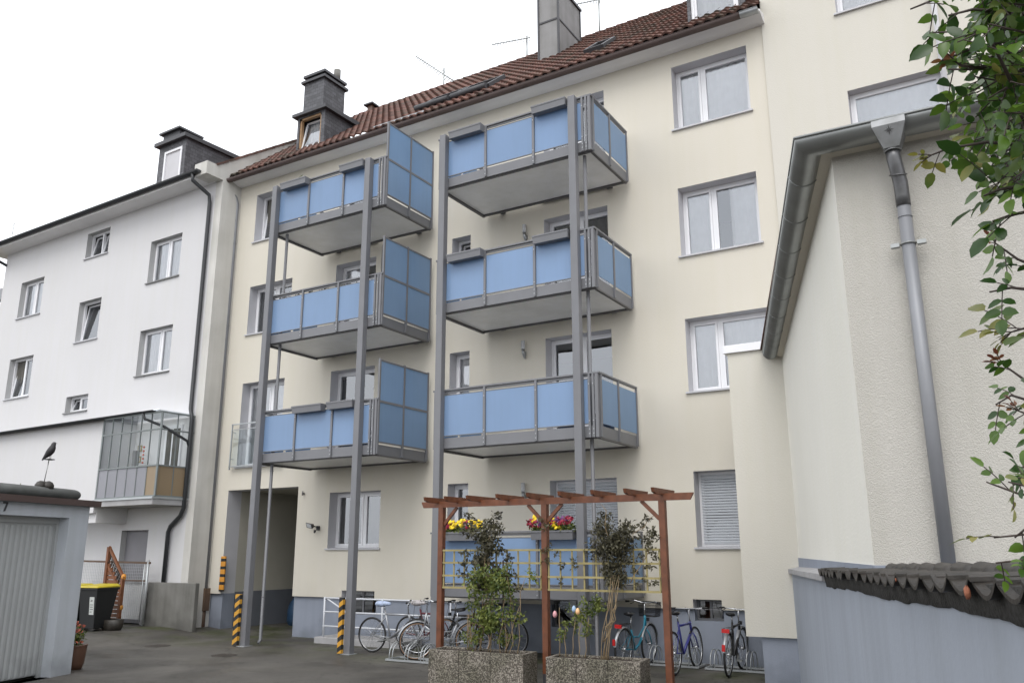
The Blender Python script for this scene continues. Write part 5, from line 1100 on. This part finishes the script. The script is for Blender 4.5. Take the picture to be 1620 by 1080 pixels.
for z in (1.34, .62): mb.loft([[(.68 + .06 * k_ * math.cos(q), -.02 + .06 * k_ * math.sin(q), z + zz) for q in [j * math.pi / 4 for j in range(8)]] for (k_, zz) in ((.5, -.07), (1, -.03), (1, .04), (.5, .08))])
obj('post_ball', mb, mat('orange_finial', (.6, .25, .03), .5), t)
mb = MB(); mb.loft([[(-19.05 + .3 * k_ * math.cos(q), -2.0 + .22 * k_ * math.sin(q), .12 + z) for q in [j * math.pi / 6 for j in range(12)]] for (k_, z) in ((.8, 0), (1, .1), (1, .26), (.9, .27), (.85, .2))]); tag(obj('wooden_tub', mb, M['tileold']), 'low dark wooden tub at the foot of the stained fence panel', 'tub')

# manhole covers
def drain(x, y, s, label):
    mb = MB(); mb.tube([(x, y, .0), (x, y, .008)], s, 20)
    for k in range(-3, 4): mb.box(x - s * .8, x + s * .8, y + k * s * .22 - .008, y + k * s * .22 + .008, .008, .013)
    tag(obj('manhole_cover', mb, mat('cast_iron', (.05, .042, .035), .7)), label, 'manhole cover')
drain(-13.6, -3.3, .24, 'round iron cover in the asphalt in front of the left post'); drain(-16.2, -2.85, .26, 'round iron cover in the asphalt between bins and passage')

# ------------------------------------------------------------------ PERGOLA, TRELLIS, PLANTERS
pg = thing('pergola', 'reddish stained timber pergola with three posts behind the concrete planters', 'pergola', (-6.3, -3.6, 0)); y = -3.6
for x, zt in ((-8.27, 2.68), (-6.32, 2.66), (-4.40, 2.66)):
    mb = MB(); mb.box(x - .047, x + .047, y - .047, y + .047, .12, zt); p = obj('post', mb, M['wood'], pg, bevel=.004)
    mb = MB(); mb.box(x - .04, x + .04, y - .055, y - .048, 0, .18); mb.box(x - .04, x + .04, y + .048, y + .055, 0, .18); obj('post_anchor', mb, M['darkcap'], p)
mb = MB(); mb.prism([(-8.66, 2.725), (-8.62, 2.645), (-3.97, 2.635), (-3.92, 2.72), (-3.92, 2.735), (-8.66, 2.745)], 1, y - .05, y - .01); obj('beam', mb, M['wood'], pg)
for x in (-8.33, -7.93, -7.50, -6.95, -6.40, -5.86, -5.32, -4.80, -4.38):
    mb = MB(); mb.prism([(y - .42, 2.80), (y - .40, 2.74), (y - .30, 2.715), (y + .30, 2.715), (y + .40, 2.74), (y + .42, 2.80)], 0, x - .022, x + .022); obj('rafter', mb, M['wood'], pg)
for a, b in (((-8.23, 2.36), (-7.97, 2.64)), ((-6.36, 2.38), (-6.62, 2.64)), ((-6.28, 2.38), (-6.02, 2.64)), ((-4.45, 2.38), (-4.72, 2.64))): mb = MB(); mb.bar((a[0], y, a[1]), (b[0], y, b[1]), .04, .05); obj('brace', mb, M['wood'], pg)
for x0, x1, nm in ((-8.21, -6.38, 'lattice_panel'), (-6.26, -4.46, 'lattice_panel')):
    mb = MB(); yy = y - .03
    for z in (1.955, 1.76, 1.56, 1.375): mb.box(x0, x1, yy - .02, yy - .002, z - .015, z + .015)
    n = 9
    for i in range(n + 1): u = x0 + .01 + (x1 - x0 - .02) * i / n; mb.box(u - .012, u + .012, yy, yy + .014, 1.365, 1.965)
    obj(nm, mb, M['lattice'], pg)
t = thing('expanding_trellis', 'small dark criss-cross trellis behind the left climber', 'trellis', (-7.2, -3.72, .5)); mb = MB()
for k in range(5): mb.bar((-7.45 + .11 * k, -3.72, 1.38), (-7.27 + .11 * k, -3.72, 1.78), .012, .008); mb.bar((-7.27 + .11 * k, -3.735, 1.38), (-7.45 + .11 * k, -3.735, 1.78), .012, .008)
mb.bar((-7.0, -3.73, .45), (-7.0, -3.73, 1.8), .02, .015); obj('slats', mb, M['darkstem'], t)
def planter(x0, x1, y0, y1, h, rz, label):
    cx, cy = (x0 + x1) / 2, (y0 + y1) / 2; t = thing('concrete_planter', label, 'planter', (cx, cy, 0), 'exposed aggregate planters under the pergola'); f = Frame(cx, cy, rz)
    a, b = (x1 - x0) / 2, (y1 - y0) / 2; mb = MB(f); th = .055
    for (u0, u1) in ((-a, -a / 3 - .003), (-a / 3 + .003, a / 3 - .003), (a / 3 + .003, a)): mb.box(u0, u1, b - th, b, 0, h); mb.box(u0, u1, -b, -b + th, 0, h)
    mb.box(-a, -a + th, -b + th, b - th, 0, h); mb.box(a - th, a, -b + th, b - th, 0, h); obj('trough', mb, M['aggregate'], t, bevel=.006)
    mb = MB(f); r = random.Random(3); n = 24
    idm = [[mb.P((-a + th + (2 * a - 2 * th) * i / n, -b + th + (2 * b - 2 * th) * j / 8, h - .05 + r.uniform(0, .035))) for i in range(n + 1)] for j in range(9)]
    for j in range(8):
        for i in range(n): mb.face((idm[j][i], idm[j][i + 1], idm[j + 1][i + 1], idm[j + 1][i]))
    obj('soil', mb, M['soil'], t); return t
planter(-8.0, -6.39, -4.25, -3.78, .5, 3, 'left exposed aggregate concrete planter below the green climber'); planter(-5.99, -4.62, -4.22, -3.76, .5, 5, 'right exposed aggregate concrete planter in front of the teal bicycle')

def climber(name, label, base, stems, clumps, mats, cat='climbing plant', seed=1, leafL=.055, leafW=.028):
    t = thing(name, label, cat, base); r = random.Random(seed); mb = MB()
    for s_ in stems: mb.tube(s_, [.009] + [.006] * (len(s_) - 2) + [.003], 5)
    obj('stem', mb, M['stem'], t)
    for k, (mk, lst) in enumerate(clumps):
        mb = MB()
        for (c, rad, n) in lst: leaf_clump(mb, c, rad, n, leafL, leafW, r, 0, .15)
        obj('foliage', mb, M[mk], t)
    return t
def wig(p, q, r, n=5, a=.05): return [tuple(Vector(p).lerp(Vector(q), i / n) + Vector((r.uniform(-a, a), r.uniform(-a, a) * .6, 0)) * (0 if i == 0 else 1)) for i in range(n + 1)]
r = random.Random(21); st_ = [wig((-7.45 + .1 * k + r.uniform(-.04, .04), -3.95, .46), (-7.42 + .1 * k + r.uniform(-.1, .1), -3.85, r.uniform(1.2, 1.6)), r) for k in range(9)]
st_ += [wig((-7.3, -3.92, .46), (-7.25 + .04 * k, -3.68, 2.4), r, 7) for k in range(3)] + [wig((-7.5 + .03 * k, -3.95, .46), (-7.52 + .02 * k, -3.95, 1.0), r, 3, .01) for k in range(4)] + [wig((-6.82, -3.98, .46), (-6.58, -3.95, 1.15), r, 3, .015)]
lo = [((-7.46 + .34 + r.gauss(0, .2), -3.9 + r.uniform(-.16, .12), .62 + 1.05 * r.random() ** .9), (.12, .1, .13), 30) for _ in range(58)]
hi = [((-7.34 + r.gauss(0, .1) + .06 * (z - 1.5), -3.72 + r.uniform(-.06, .06), z), (.17 * (1.1 - .6 * abs(z - 1.9)), .07, .11), 85) for z in [1.4 + .05 * i for i in range(20)]]
hi += [((x, -3.68, z), (.12, .04, .06), 26) for (x, z) in ((-7.05, 1.95), (-6.95, 1.85), (-6.88, 1.6), (-7.0, 1.5), (-6.78, 1.4), (-7.75, 1.75), (-7.8, 1.6), (-7.62, 1.5), (-7.72, 1.9), (-7.7, 2.5), (-7.62, 2.4), (-7.15, 2.5))]
climber('climbing_plant', 'bushy green climber with bronze upper leaves in the left planter', (-7.2, -3.9, .45), st_, [('leaf_green', lo), ('leaf_dark', hi)], None, seed=5, leafL=.07, leafW=.04)
r = random.Random(22); st_ = [wig((-5.28 + .02 * k, -3.92, .46), (-5.2 + .03 * k, -3.72, 1.6), r, 6, .03) for k in range(6)] + [wig((-5.25, -3.9, .7), (-5.05, -3.85, 1.2), r, 5, .06) for k in range(3)] + [wig((-5.0, -3.68, 2.0), (-4.5, -3.6, 2.45), r, 5, .05), wig((-5.2, -3.7, 2.1), (-5.3, -3.68, 2.62), r, 5, .04), wig((-4.9, -3.68, 1.5), (-4.6, -3.62, 2.0), r, 5, .04)]
ball = [((-5.10 + r.gauss(0, .17), -3.68 + r.uniform(-.08, .08), 1.98 + r.gauss(0, .17)), (.16, .1, .13), 75) for _ in range(36)] + [((-5.14 + r.gauss(0, .09), -3.68, 1.6 + r.uniform(-.12, .15)), (.12, .06, .1), 50) for _ in range(8)]
side_ = [((x, -3.64, z), (.07, .04, .06), 22) for (x, z) in ((-4.72, 2.3), (-4.62, 2.4), (-4.55, 2.2), (-4.7, 2.1), (-4.6, 1.95), (-4.75, 1.85), (-4.62, 1.72), (-4.7, 1.55), (-4.55, 1.5), (-4.82, 1.45), (-4.62, 2.05), (-4.52, 1.85), (-4.85, 1.65), (-5.33, 2.45))] + [((x, -3.68, z), (.05, .04, .05), 14) for (x, z) in ((-6.1, 1.9), (-6.0, 1.72), (-6.02, 1.5), (-5.78, 1.8), (-5.8, 1.7), (-6.3, 1.95), (-6.26, 1.8), (-6.28, 2.3), (-6.34, 2.4), (-6.2, 2.0))]
lo2 = [((-5.3 + r.gauss(0, .12), -3.85, r.uniform(1.0, 1.3)), (.08, .05, .06), 22) for _ in range(9)]
climber('climbing_plant', 'round dark bronze mass of a climber tangled on the right lattice', (-5.25, -3.9, .45), st_, [('leaf_dark', ball + side_), ('leaf_green', lo2)], None, seed=6, leafL=.062, leafW=.032)
r = random.Random(23); st_ = [wig((-5.92 + .1 * k, -3.95, .46), (-5.95 + .12 * k + r.uniform(-.03, .03), -3.9, r.uniform(.95, 1.15)), r, 4, .02) for k in range(5)]
climber('small_rose_bush', 'small sparse rose bush with bare stems between pergola post and steel post', (-5.7, -3.95, .45), st_, [('leaf_green', [((-5.92 + r.uniform(0, .44), -3.92 + r.uniform(-.07, .07), r.uniform(.7, 1.25)), (.08, .06, .06), 20) for _ in range(17)])], None, 'shrub', 7)
def egg(x, z, mk, label):
    mb = MB(); mb.loft([[(x + .034 * k * math.cos(q), -3.98 + .034 * k * math.sin(q), z + zz) for q in [j * math.pi / 6 for j in range(12)]] for (k, zz) in ((.1, -.045), (.65, -.036), (1, -.01), (.85, .02), (.45, .044), (.08, .052))]); tag(obj('hanging_egg', mb, M[mk]), label, 'ornament', 'pastel eggs hung in the rose bush')
M['pblue'] = mat('pastel_blue', (.3, .42, .6), .35); M['ppeach'] = mat('pastel_peach', (.75, .45, .22), .35); M['ppink'] = mat('pastel_pink', (.6, .3, .32), .35)
egg(-5.66, 1.13, 'pblue', 'pale blue hanging egg in the small rose bush'); egg(-5.60, 1.10, 'ppeach', 'peach coloured hanging egg beside the pale blue one'); egg(-5.97, 1.05, 'ppink', 'pinkish hanging egg at the left of the small rose bush')

# ------------------------------------------------------------------ BICYCLES
def bicycle(label, rear, front, frame_m, style='diamond', lean=0, steer=0, fender=None, tyre='rubber', saddle='blackm', carrier=False, basket=False, taillight=False, cover=None, group='bicycles parked under the balconies', bar_m='chrome', crank=20):
    t = thing('bicycle', label, 'bicycle', (0, 0, 0), group); WB = 1.05; Rw = .335
    st = R(steer)
    def S(x, y, z):   # front assembly turned about the steering axis
        dx = x - .93; return (.93 + dx * math.cos(st) - y * math.sin(st), dx * math.sin(st) + y * math.cos(st), z)
    def wheel(cx, fr_, nm):
        f = (lambda x, y, z: Vector(S(x, y, z))) if fr_ else XYZ
        mb = MB(f); mb.torus((cx, 0, Rw), Rw - .035, .009, (0, 1, 0), 36, 6); mb.tube([(cx, -.045, Rw), (cx, .045, Rw)], .02, 8)
        for k in range(18):
            a = 2 * math.pi * k / 18; s = .02 if k % 2 else -.02; mb.tube([(cx, s, Rw), (cx + (Rw - .04) * math.cos(a), 0, Rw + (Rw - .04) * math.sin(a))], .0022, 3, cap=False)
        w_ = obj('wheel', mb, M['chrome'], t, label=None); mb = MB(f); mb.torus((cx, 0, Rw), Rw - .018, .019, (0, 1, 0), 40, 8); obj('tyre', mb, M['rubber'], w_)
        if tyre == 'tan':
            mb = MB(f)
            for s in (-.013, .013): mb.torus((cx, s, Rw), Rw - .028, .009, (0, 1, 0), 40, 5)
            obj('tyre_wall', mb, M['tan'], w_)
        if fender:
            mb = MB(f); a0, a1 = (10, 185) if not fr_ else (25, 200); n = 20; rows = []
            for i in range(n + 1):
                a = R((a0 if not fr_ else -20) + (a1 - a0) * i / n) if not fr_ else R(15 + 150 * i / n)
                rr_ = Rw + .022; row = []
                for (yy, dr_) in ((-.028, -.014), (-.014, 0), (0, .004), (.014, 0), (.028, -.014)): row.append(mb.P((cx - (rr_ + dr_) * math.cos(a), yy, Rw + (rr_ + dr_) * math.sin(a))))
                rows.append(row)
            for a_, b_ in zip(rows, rows[1:]):
                for j in range(4): mb.face((a_[j], a_[j + 1], b_[j + 1], b_[j]), 0, True)
            for s in (-.03, .03): mb.tube([(cx, s * 1.3, Rw), (cx - (Rw + .02) * math.cos(R(25)), s, Rw + (Rw + .02) * math.sin(R(25)))], .003, 4)
            obj('mudguard', mb, M[fender], t)
    wheel(0, False, 'rear'); wheel(WB, True, 'front')
    mb = MB(); BB = (.44, 0, .29); ST = (.30, 0, .80 if style == 'diamond' else .62); HL = (.90, 0, .60); HU = (.865, 0, .76 if style == 'diamond' else .82)
    mb.tube([BB, ST], .018, 8); mb.tube([HL, HU], .022, 8)
    if style == 'diamond': mb.tube([(BB[0], 0, BB[2]), HL], .024, 8); mb.tube([(.31, 0, .73), (.87, 0, .73)], .019, 8)
    else: mb.tube([(BB[0], 0, BB[2]), (.62, 0, .36), (.80, 0, .52), HL], .021, 8); mb.tube([(.38, 0, .50), (.60, 0, .48), (.82, 0, .62), HU], .014, 8)
    for s in (-.06, .06): mb.tube([BB, (0, s, Rw)], .009, 6); mb.tube([(.32, 0, .68 if style == 'diamond' else .58), (0, s, Rw)], .007, 6)
    obj('frame', mb, M[frame_m], t)
    mb = MB(lambda x, y, z: Vector(S(x, y, z)))
    for s in (-.05, .05): mb.tube([(.91, s * .4, .58), (.95, s, .50), (WB, s, Rw)], .012, 6)
    obj('fork', mb, M[frame_m], t)
    mb = MB(lambda x, y, z: Vector(S(x, y, z))); hz = .97 if style == 'diamond' else 1.04
    mb.tube([(.865, 0, .76), (.855, 0, hz - .04), (.90, 0, hz)], .012, 6)
    mb.tube([(.80, -.29, hz + .01), (.86, -.2, hz + .03), (.905, -.08, hz), (.905, .08, hz), (.86, .2, hz + .03), (.80, .29, hz + .01)] if style != 'diamond' else [(.87, -.3, hz + .01), (.90, -.1, hz), (.90, .1, hz), (.87, .3, hz + .01)], .011, 6); hb = obj('handlebar', mb, M[bar_m], t)
    mb = MB(lambda x, y, z: Vector(S(x, y, z))); xg = (.76, .80) if style != 'diamond' else (.862, .87)
    for s in (-1, 1): mb.tube([(xg[0] if style != 'diamond' else .872, s * .33, hz + .01), (xg[1] + (.0 if style != 'diamond' else 0), s * .24 if style == 'diamond' else s * .27, hz + .012)], .017, 8); mb.tube([(.93, s * .24, hz - .01), (.90, s * .3, hz - .04)], .006, 5)
    mb.tube([(.9, .1, hz), (.98, .1, hz + .02), (.97, .02, .75), (.95, .03, .62)], .004, 4); obj('grip', mb, M['rubber'], hb)
    mb = MB(); sz = .93 if style == 'diamond' else .88
    mb.tube([ST, (.285, 0, sz - .03)], .012, 6); obj('seat_post', mb, M['chrome'], t)
    mb = MB(); rings = []
    for (x, wd, h, z) in ((.13, .02, .02, sz + .02), (.15, .075, .03, sz + .01), (.22, .08, .034, sz), (.29, .045, .028, sz - .003), (.36, .024, .02, sz + .002), (.41, .016, .014, sz + .0)):
        rings.append([(x, wd * math.cos(q), z + h * math.sin(q)) for q in [j * math.pi / 5 for j in range(10)]])
    mb.loft(rings); sd_ = obj('saddle', mb, M[saddle], t)
    if cover:
        mb = MB(); rings = []
        for (x, wd, h, z) in ((.11, .03, .03, sz + .01), (.13, .1, .05, sz), (.22, .105, .06, sz - .005), (.30, .07, .05, sz), (.40, .035, .035, sz), (.44, .015, .02, sz)): rings.append([(x, wd * math.cos(q) * (1 + .06 * math.sin(5 * q)), z + h * math.sin(q)) for q in [j * math.pi / 7 for j in range(14)]])
        mb.loft(rings); obj('saddle_cover', mb, M[cover], sd_)
    mb = MB(); mb.torus((BB[0], .05, BB[2]), .09, .006, (0, 1, 0), 24, 4); c_ = R(crank)
    for s in (1, -1): e = (BB[0] + s * .17 * math.cos(c_), s * .08, BB[2] + s * .17 * math.sin(c_)); mb.bar((BB[0], s * .06, BB[2]), e, .012, .02); mb.box(e[0] - .045, e[0] + .045, e[1] + (.0 if s > 0 else -.08), e[1] + (.08 if s > 0 else 0), e[2] - .012, e[2] + .012)
    for a, b in (((0, .05, Rw + .03), (BB[0], .05, BB[2] + .09)), ((0, .05, Rw - .03), (BB[0], .05, BB[2] - .09))): mb.bar(a, b, .006, .01)
    mb.tube([(.38, .04, .28), (.32, .14, .02)], .007, 5); obj('crankset', mb, M['zincdark'], t)
    if carrier:
        mb = MB()
        for s in (-.06, 0, .06): mb.tube([(.22, s, .73), (-.18, s, .73)], .005, 5)
        mb.tube([(-.18, -.06, .73), (-.18, .06, .73)], .005, 5); mb.tube([(.22, -.06, .73), (.22, .06, .73)], .005, 5)
        for s in (-.07, .07): mb.tube([(-.1, s, .73), (0, s, Rw)], .005, 5)
        obj('carrier', mb, M['blackm'], t)
    if taillight: mb = MB(); mb.box(-.22, -.19, -.06, .06, .68, .74); obj('rear_light', mb, M['redl'], t); obj('reflector', MB().box(-.375, -.36, -.025, .025, .42, .52), M['redl'], t)
    mb = MB(); mb.box(.96, 1.0, -.03, .03, .72, .78); obj('headlight', mb, M['blackm'], t) if fender else None
    if basket:
        mb = MB(lambda x, y, z: Vector(S(x, y, z)))
        for k in range(14): u = -.16 + .32 * k / 13; mb.tube([(.97, u * .9, .80), (.95, u, 1.04)], .003, 3); mb.tube([(1.17, u * .9, .80), (1.22, u, 1.04)], .003, 3); x = .96 + .24 * k / 13; mb.tube([(x, -.15, .80), (x, -.17, 1.04)], .003, 3); mb.tube([(x, .15, .80), (x, .17, 1.04)], .003, 3); mb.tube([(x, -.15, .80), (x, .15, .80)], .003, 3)
        for z, e in ((.80, 0), (.86, .005), (.92, .01), (.98, .015), (1.04, .02)): mb.tube([(.96 - e * .3, -.15 - e, z), (1.18 + e, -.15 - e, z), (1.18 + e, .15 + e, z), (.96 - e * .3, .15 + e, z), (.96 - e * .3, -.15 - e, z)], .004 if z < 1.04 else .007, 4)
        obj('basket', mb, M['blackm'], t)
    d = Vector((front[0] - rear[0], front[1] - rear[1], 0)); t.location = (rear[0], rear[1], 0.004); t.rotation_mode = 'XYZ'; t.rotation_euler = (R(lean), 0, math.atan2(d.y, d.x))
    return t
bicycle('silver mountain bike seen side-on with a blue and white saddle cover, nearest the striped post', (-11.42, -1.5), (-10.4, -1.42), 'silver', cover='cover_b', steer=25, lean=2)
bicycle('silver city bike with pale mudguards and tan tyres, front wheel in the left rack', (-9.02, -1.5), (-9.93, -2.03), 'silver', 'step', fender='silver', tyre='tan', steer=20, carrier=True, lean=-3)
bicycle('dark bike with a pale grey saddle cover behind the silver mountain bike', (-10.95, -.95), (-9.95, -1.0), 'maroon', cover='cover_g', steer=-10, bar_m='blackm')
bicycle('black bike behind the left pergola post with its saddle above the planter', (-8.85, -1.05), (-9.9, -1.15), 'blackm', fender='silver', tyre='tan', carrier=True, lean=3, steer=8)
bicycle('maroon bike mostly hidden behind the left steel post', (-8.6, -.75), (-9.65, -.8), 'maroon', steer=12, carrier=True)
bicycle('teal city bike with a black front basket between climber and right pergola post', (-6.03, -1.45), (-5.99, -.42), 'teal', 'step', fender='silver', basket=True, carrier=True, taillight=True, saddle='blackm', lean=2, steer=0)
bicycle('violet-blue mountain bike just right of the right pergola post', (-5.07, -1.6), (-5.06, -.55), 'navy', lean=-2, steer=0, bar_m='silver')
bicycle('black bike with a red rear light and pale rear mudguard, rightmost in the rack', (-4.27, -1.38), (-4.36, -.36), 'blackm', 'diamond', fender='silver', taillight=True, carrier=True, lean=3, steer=-5)

def rack(x0, x1, y, label, nst, dy=1, rz=0):
    t = thing('bicycle_rack', label, 'bicycle rack', ((x0 + x1) / 2, y, 0), 'low galvanised bicycle racks'); mb = MB()
    mb.bar((x0, y, .03), (x1, y, .03), .035, .03); mb.bar((x0, y + .42, .03), (x1, y + .42, .03), .035, .03)
    for x in (x0, x1): mb.bar((x, y, .03), (x, y + .42, .03), .03, .03)
    obj('base', mb, M['galv'], t)
    for k in range(nst):
        x = x0 + .12 + (x1 - x0 - .24) * k / max(1, nst - 1); mb = MB()
        for s in (-.035, .035): mb.tube([(x + s, y, .04)] + [(x + s, y + .21 - .21 * math.cos(q), .12 + .2 * math.sin(q)) for q in [j * math.pi / 8 for j in range(9)]] + [(x + s, y + .42, .04)], .009, 6)
        obj('wheel_hoop', mb, M['galv'], t)
rack(-10.3, -9.0, -2.45, 'low galvanised rack in front of the silver bikes', 4); rack(-4.85, -3.7, -.75, 'low galvanised rack beside the annexe under the rightmost bike', 4); rack(-6.3, -5.0, -.7, 'low galvanised rack under the teal and blue bikes', 4)
# cable drooping below the ground-floor balcony
mb = MB(); mb.tube([(-9.95, -.3, 1.12), (-10.3, -.32, 1.2), (-10.55, -.3, 1.05), (-10.75, -.3, .98)], .006, 5); mb.box(-10.35, -9.75, -.3, -.0, 1.18, 1.205); tag(obj('wall_shelf', mb, M['lattice']), 'thin shelf and loose cable on the wall left of the ground floor balcony', 'shelf')

# ------------------------------------------------------------------ TV ANTENNAS
def antenna(x, y, zb, zt, boom, n, el, label):
    t = thing('tv_antenna', label, 'antenna', (x, y, zb), 'television antennas on the roof ridge'); mb = MB(); mb.tube([(x, y, zb - .3), (x, y, zt)], .026, 6); obj('mast', mb, M['zincdark'], t)
    mb = MB(); a, b = Vector(boom[0]), Vector(boom[1]); mb.tube([tuple(a), tuple(b)], .02, 5); obj('boom', mb, M['zincdark'], t)
    mb = MB(); d = (b - a).normalized(); s = Vector(el).normalized()
    for k in range(n): p = a.lerp(b, k / (n - 1)); l_ = .10 + .05 * k / n; mb.tube([tuple(p - s * l_), tuple(p + s * l_)], .012, 4)
    obj('elements', mb, M['zincdark'], t)
antenna(-11.45, 5, 16.9, 17.68, ((-12.8, 5.1, 17.90), (-11.3, 4.95, 17.55)), 14, (.15, .1, 1), 'antenna with a long level boom left of the big chimney')
antenna(-8.95, 5, 16.9, 18.3, ((-9.9, 5.1, 18.28), (-8.9, 5.0, 18.05)), 10, (.15, .1, 1), 'tall antenna right of the big chimney')
antenna(-14.64, 5, 16.9, 17.6, ((-15.9, 5.1, 18.5), (-14.2, 5.0, 16.95)), 18, (.5, .3, .6), 'antenna with a steeply tilted boom at the left of the ridge')
mb = MB(); mb.tube([(-27.6, -1.3, 12.2), (-27.6, -1.3, 12.62)], .012, 5); mb.tube([(-27.75, -1.3, 12.5), (-27.45, -1.3, 12.6)], .008, 4); tag(obj('weather_sensor', mb, M['zincdark']), 'tiny dark sensor mast on the black gutter of the white house', 'sensor')

# ------------------------------------------------------------------ ROSE BUSH AT THE RIGHT, NEAR THE CAMERA
rb = thing('rose_bush', 'tall rose bush with glossy green leaves hanging in from the right foreground', 'rose bush', (1.1, -12.6, 0))
RR2, F2, U3 = R2, F, U2
rnd = random.Random(31); canes = MB(); lf = MB(); ly = MB(); lr = MB()
def at(px, py, D):
    v = F2 + RR2 * ((px - 810) / 1321.45) + U3 * ((540 - py) / 1321.45); return CAM + v.normalized() * D
def compound(mb, p, d, n, L_, k=5, W=.62):
    """rachis with paired leaflets and an end leaflet"""
    d = d.normalized(); s = d.cross(n).normalized(); n = s.cross(d).normalized(); q = p.copy(); pts = [tuple(p)]; m = k // 2
    for i in range(m):
        q = q + d * (L_ * .85); d = (d - Vector((0, 0, .12))).normalized(); pts.append(tuple(q)); sz = L_ * rnd.uniform(.8, 1.05)
        for sg in (-1, 1):
            dd = (d * .5 + s * sg + n * rnd.uniform(-.3, .3)).normalized(); nn_ = (n + rnd_dir(rnd) * .45).normalized(); add_leaf(mb, q, dd, nn_, sz, sz * W, 0, rnd.uniform(.1, .45), rnd.uniform(0, .35))
    q = q + d * (L_ * .6); pts.append(tuple(q)); add_leaf(mb, q, d, (n + rnd_dir(rnd) * .3).normalized(), L_ * 1.15, L_ * 1.15 * W, 0, rnd.uniform(.1, .4), rnd.uniform(0, .35)); canes.tube(pts, .0014, 4, cap=False)
def shoot(path, nl, L_, tip=None, rad=(.006, .002), k=5, W=.62):
    pts = [Vector(p) for p in path]; canes.tube([tuple(p) for p in pts], [rad[0] + (rad[1] - rad[0]) * i / (len(pts) - 1) for i in range(len(pts))], 6)
    tot = len(pts) - 1
    for i in range(nl):
        f = (i + .5 + rnd.uniform(-.3, .3)) / nl * tot; a = min(int(f), tot - 1); p = pts[a].lerp(pts[a + 1], f - a); t_ = (pts[a + 1] - pts[a]).normalized()
        d = (t_ * .6 + rnd_dir(rnd) * .9 - Vector((0, 0, .35))).normalized(); up = (Vector((0, 0, .8)) + rnd_dir(rnd) * .7 - F2 * .35).normalized()
        if abs(d.dot(up)) > .9: up = (up + RR2).normalized()
        compound(ly if (tip == 'young' or rnd.random() < .06) else lf, p, d, up, L_ * rnd.uniform(.8, 1.15), rnd.choice((3, 5, 5)) if k == 5 else k, W)
    if tip:
        for _ in range(4): compound(lr if tip == 'red' else ly, pts[-1], (pts[-1] - pts[-2]).normalized() + rnd_dir(rnd) * .6, (Vector((0, 0, 1)) + rnd_dir(rnd) * .5).normalized(), L_ * .5, 3, .5)
# main canes rise behind the wall and arch over
for (x, y_, t_) in ((1.0, -12.7, (1760, -40, 2.6)), (1.15, -12.4, (1720, 300, 2.7)), (.95, -12.9, (1700, 620, 2.5)), (1.2, -12.6, (1730, 900, 2.6))):
    e = at(*t_); canes.tube([(x, y_, 0), tuple(Vector((x, y_, e.z * .6))), tuple(e.lerp(Vector((x, y_, e.z)), .3)), tuple(e)], [.02, .016, .012, .009], 8)
# dense crown: many shoots entering from the right edge
for i in range(150):
    sy = rnd.uniform(-170, 255); sx = rnd.uniform(1600, 1750); D = rnd.uniform(2.15, 3.1)
    lim = 1490 + max(0, (sy - 210)) * .55 + max(0, 40 - sy) * .1 + rnd.uniform(0, 90)
    ey = sy + rnd.uniform(-60, 80); ex = max(lim, sx - rnd.uniform(70, 200)) + 20
    a = at(sx, sy, D + rnd.uniform(0, .2)); b = at(ex, ey, D - rnd.uniform(-.15, .15)); m_ = a.lerp(b, .5) + Vector((0, 0, rnd.uniform(-.02, .05)))
    shoot([a, m_, b], rnd.choice((3, 4, 5)), rnd.uniform(.028, .042), rad=(.004, .0015))
# the clear outer sprays of the crown
for path, nl, L_, tip in (
    (((1560, -20), (1490, -5), (1440, 15)), 3, .05, None), (((1600, 20), (1540, 15), (1500, 25)), 3, .048, None), (((1620, 60), (1545, 75), (1490, 95)), 3, .046, None),
    (((1600, 130), (1560, 48), (1475, 52)), 0, .06, None), (((1640, 120), (1560, 110), (1500, 110)), 3, .046, None), (((1620, 230), (1560, 225), (1500, 235), (1475, 245)), 4, .042, 'young'),
    (((1640, 290), (1580, 300), (1556, 310)), 3, .05, None), (((1650, 330), (1600, 340), (1570, 350)), 3, .046, None), (((1660, 300), (1620, 288), (1590, 275)), 3, .046, None),
    (((1560, 108), (1520, 104), (1512, 98)), 1, .045, 'red'),
    # sparse shoots lower down the right edge
    (((1660, 430), (1610, 410), (1575, 385)), 3, .036, 'red'), (((1650, 460), (1600, 455), (1565, 462)), 2, .036, None), (((1660, 520), (1625, 518), (1600, 525)), 3, .05, 'young'),
    (((1660, 610), (1620, 600), (1585, 575)), 3, .036, 'red'), (((1650, 640), (1600, 625), (1575, 640)), 3, .036, None), (((1660, 670), (1640, 660), (1612, 650)), 2, .04, 'red'),
    (((1660, 790), (1610, 780), (1560, 762)), 2, .034, None), (((1660, 760), (1630, 770), (1595, 762)), 3, .036, None), (((1660, 850), (1620, 845), (1572, 850)), 3, .034, None), (((1660, 885), (1620, 885), (1575, 890)), 3, .03, None), (((1660, 820), (1630, 830), (1605, 850)), 2, .036, None), (((1650, 730), (1620, 738), (1605, 745)), 2, .03, None)):
    D = rnd.uniform(2.2, 2.6); shoot([at(q[0], q[1], D) for q in path], nl, L_, tip, rad=(.0045, .002))
obj('cane', canes, M['darkstem'], rb); obj('foliage', lf, M['leaf_rose'], rb); obj('young_foliage', ly, M['leaf_young'], rb); obj('red_shoot_tips', lr, M['leaf_red'], rb)
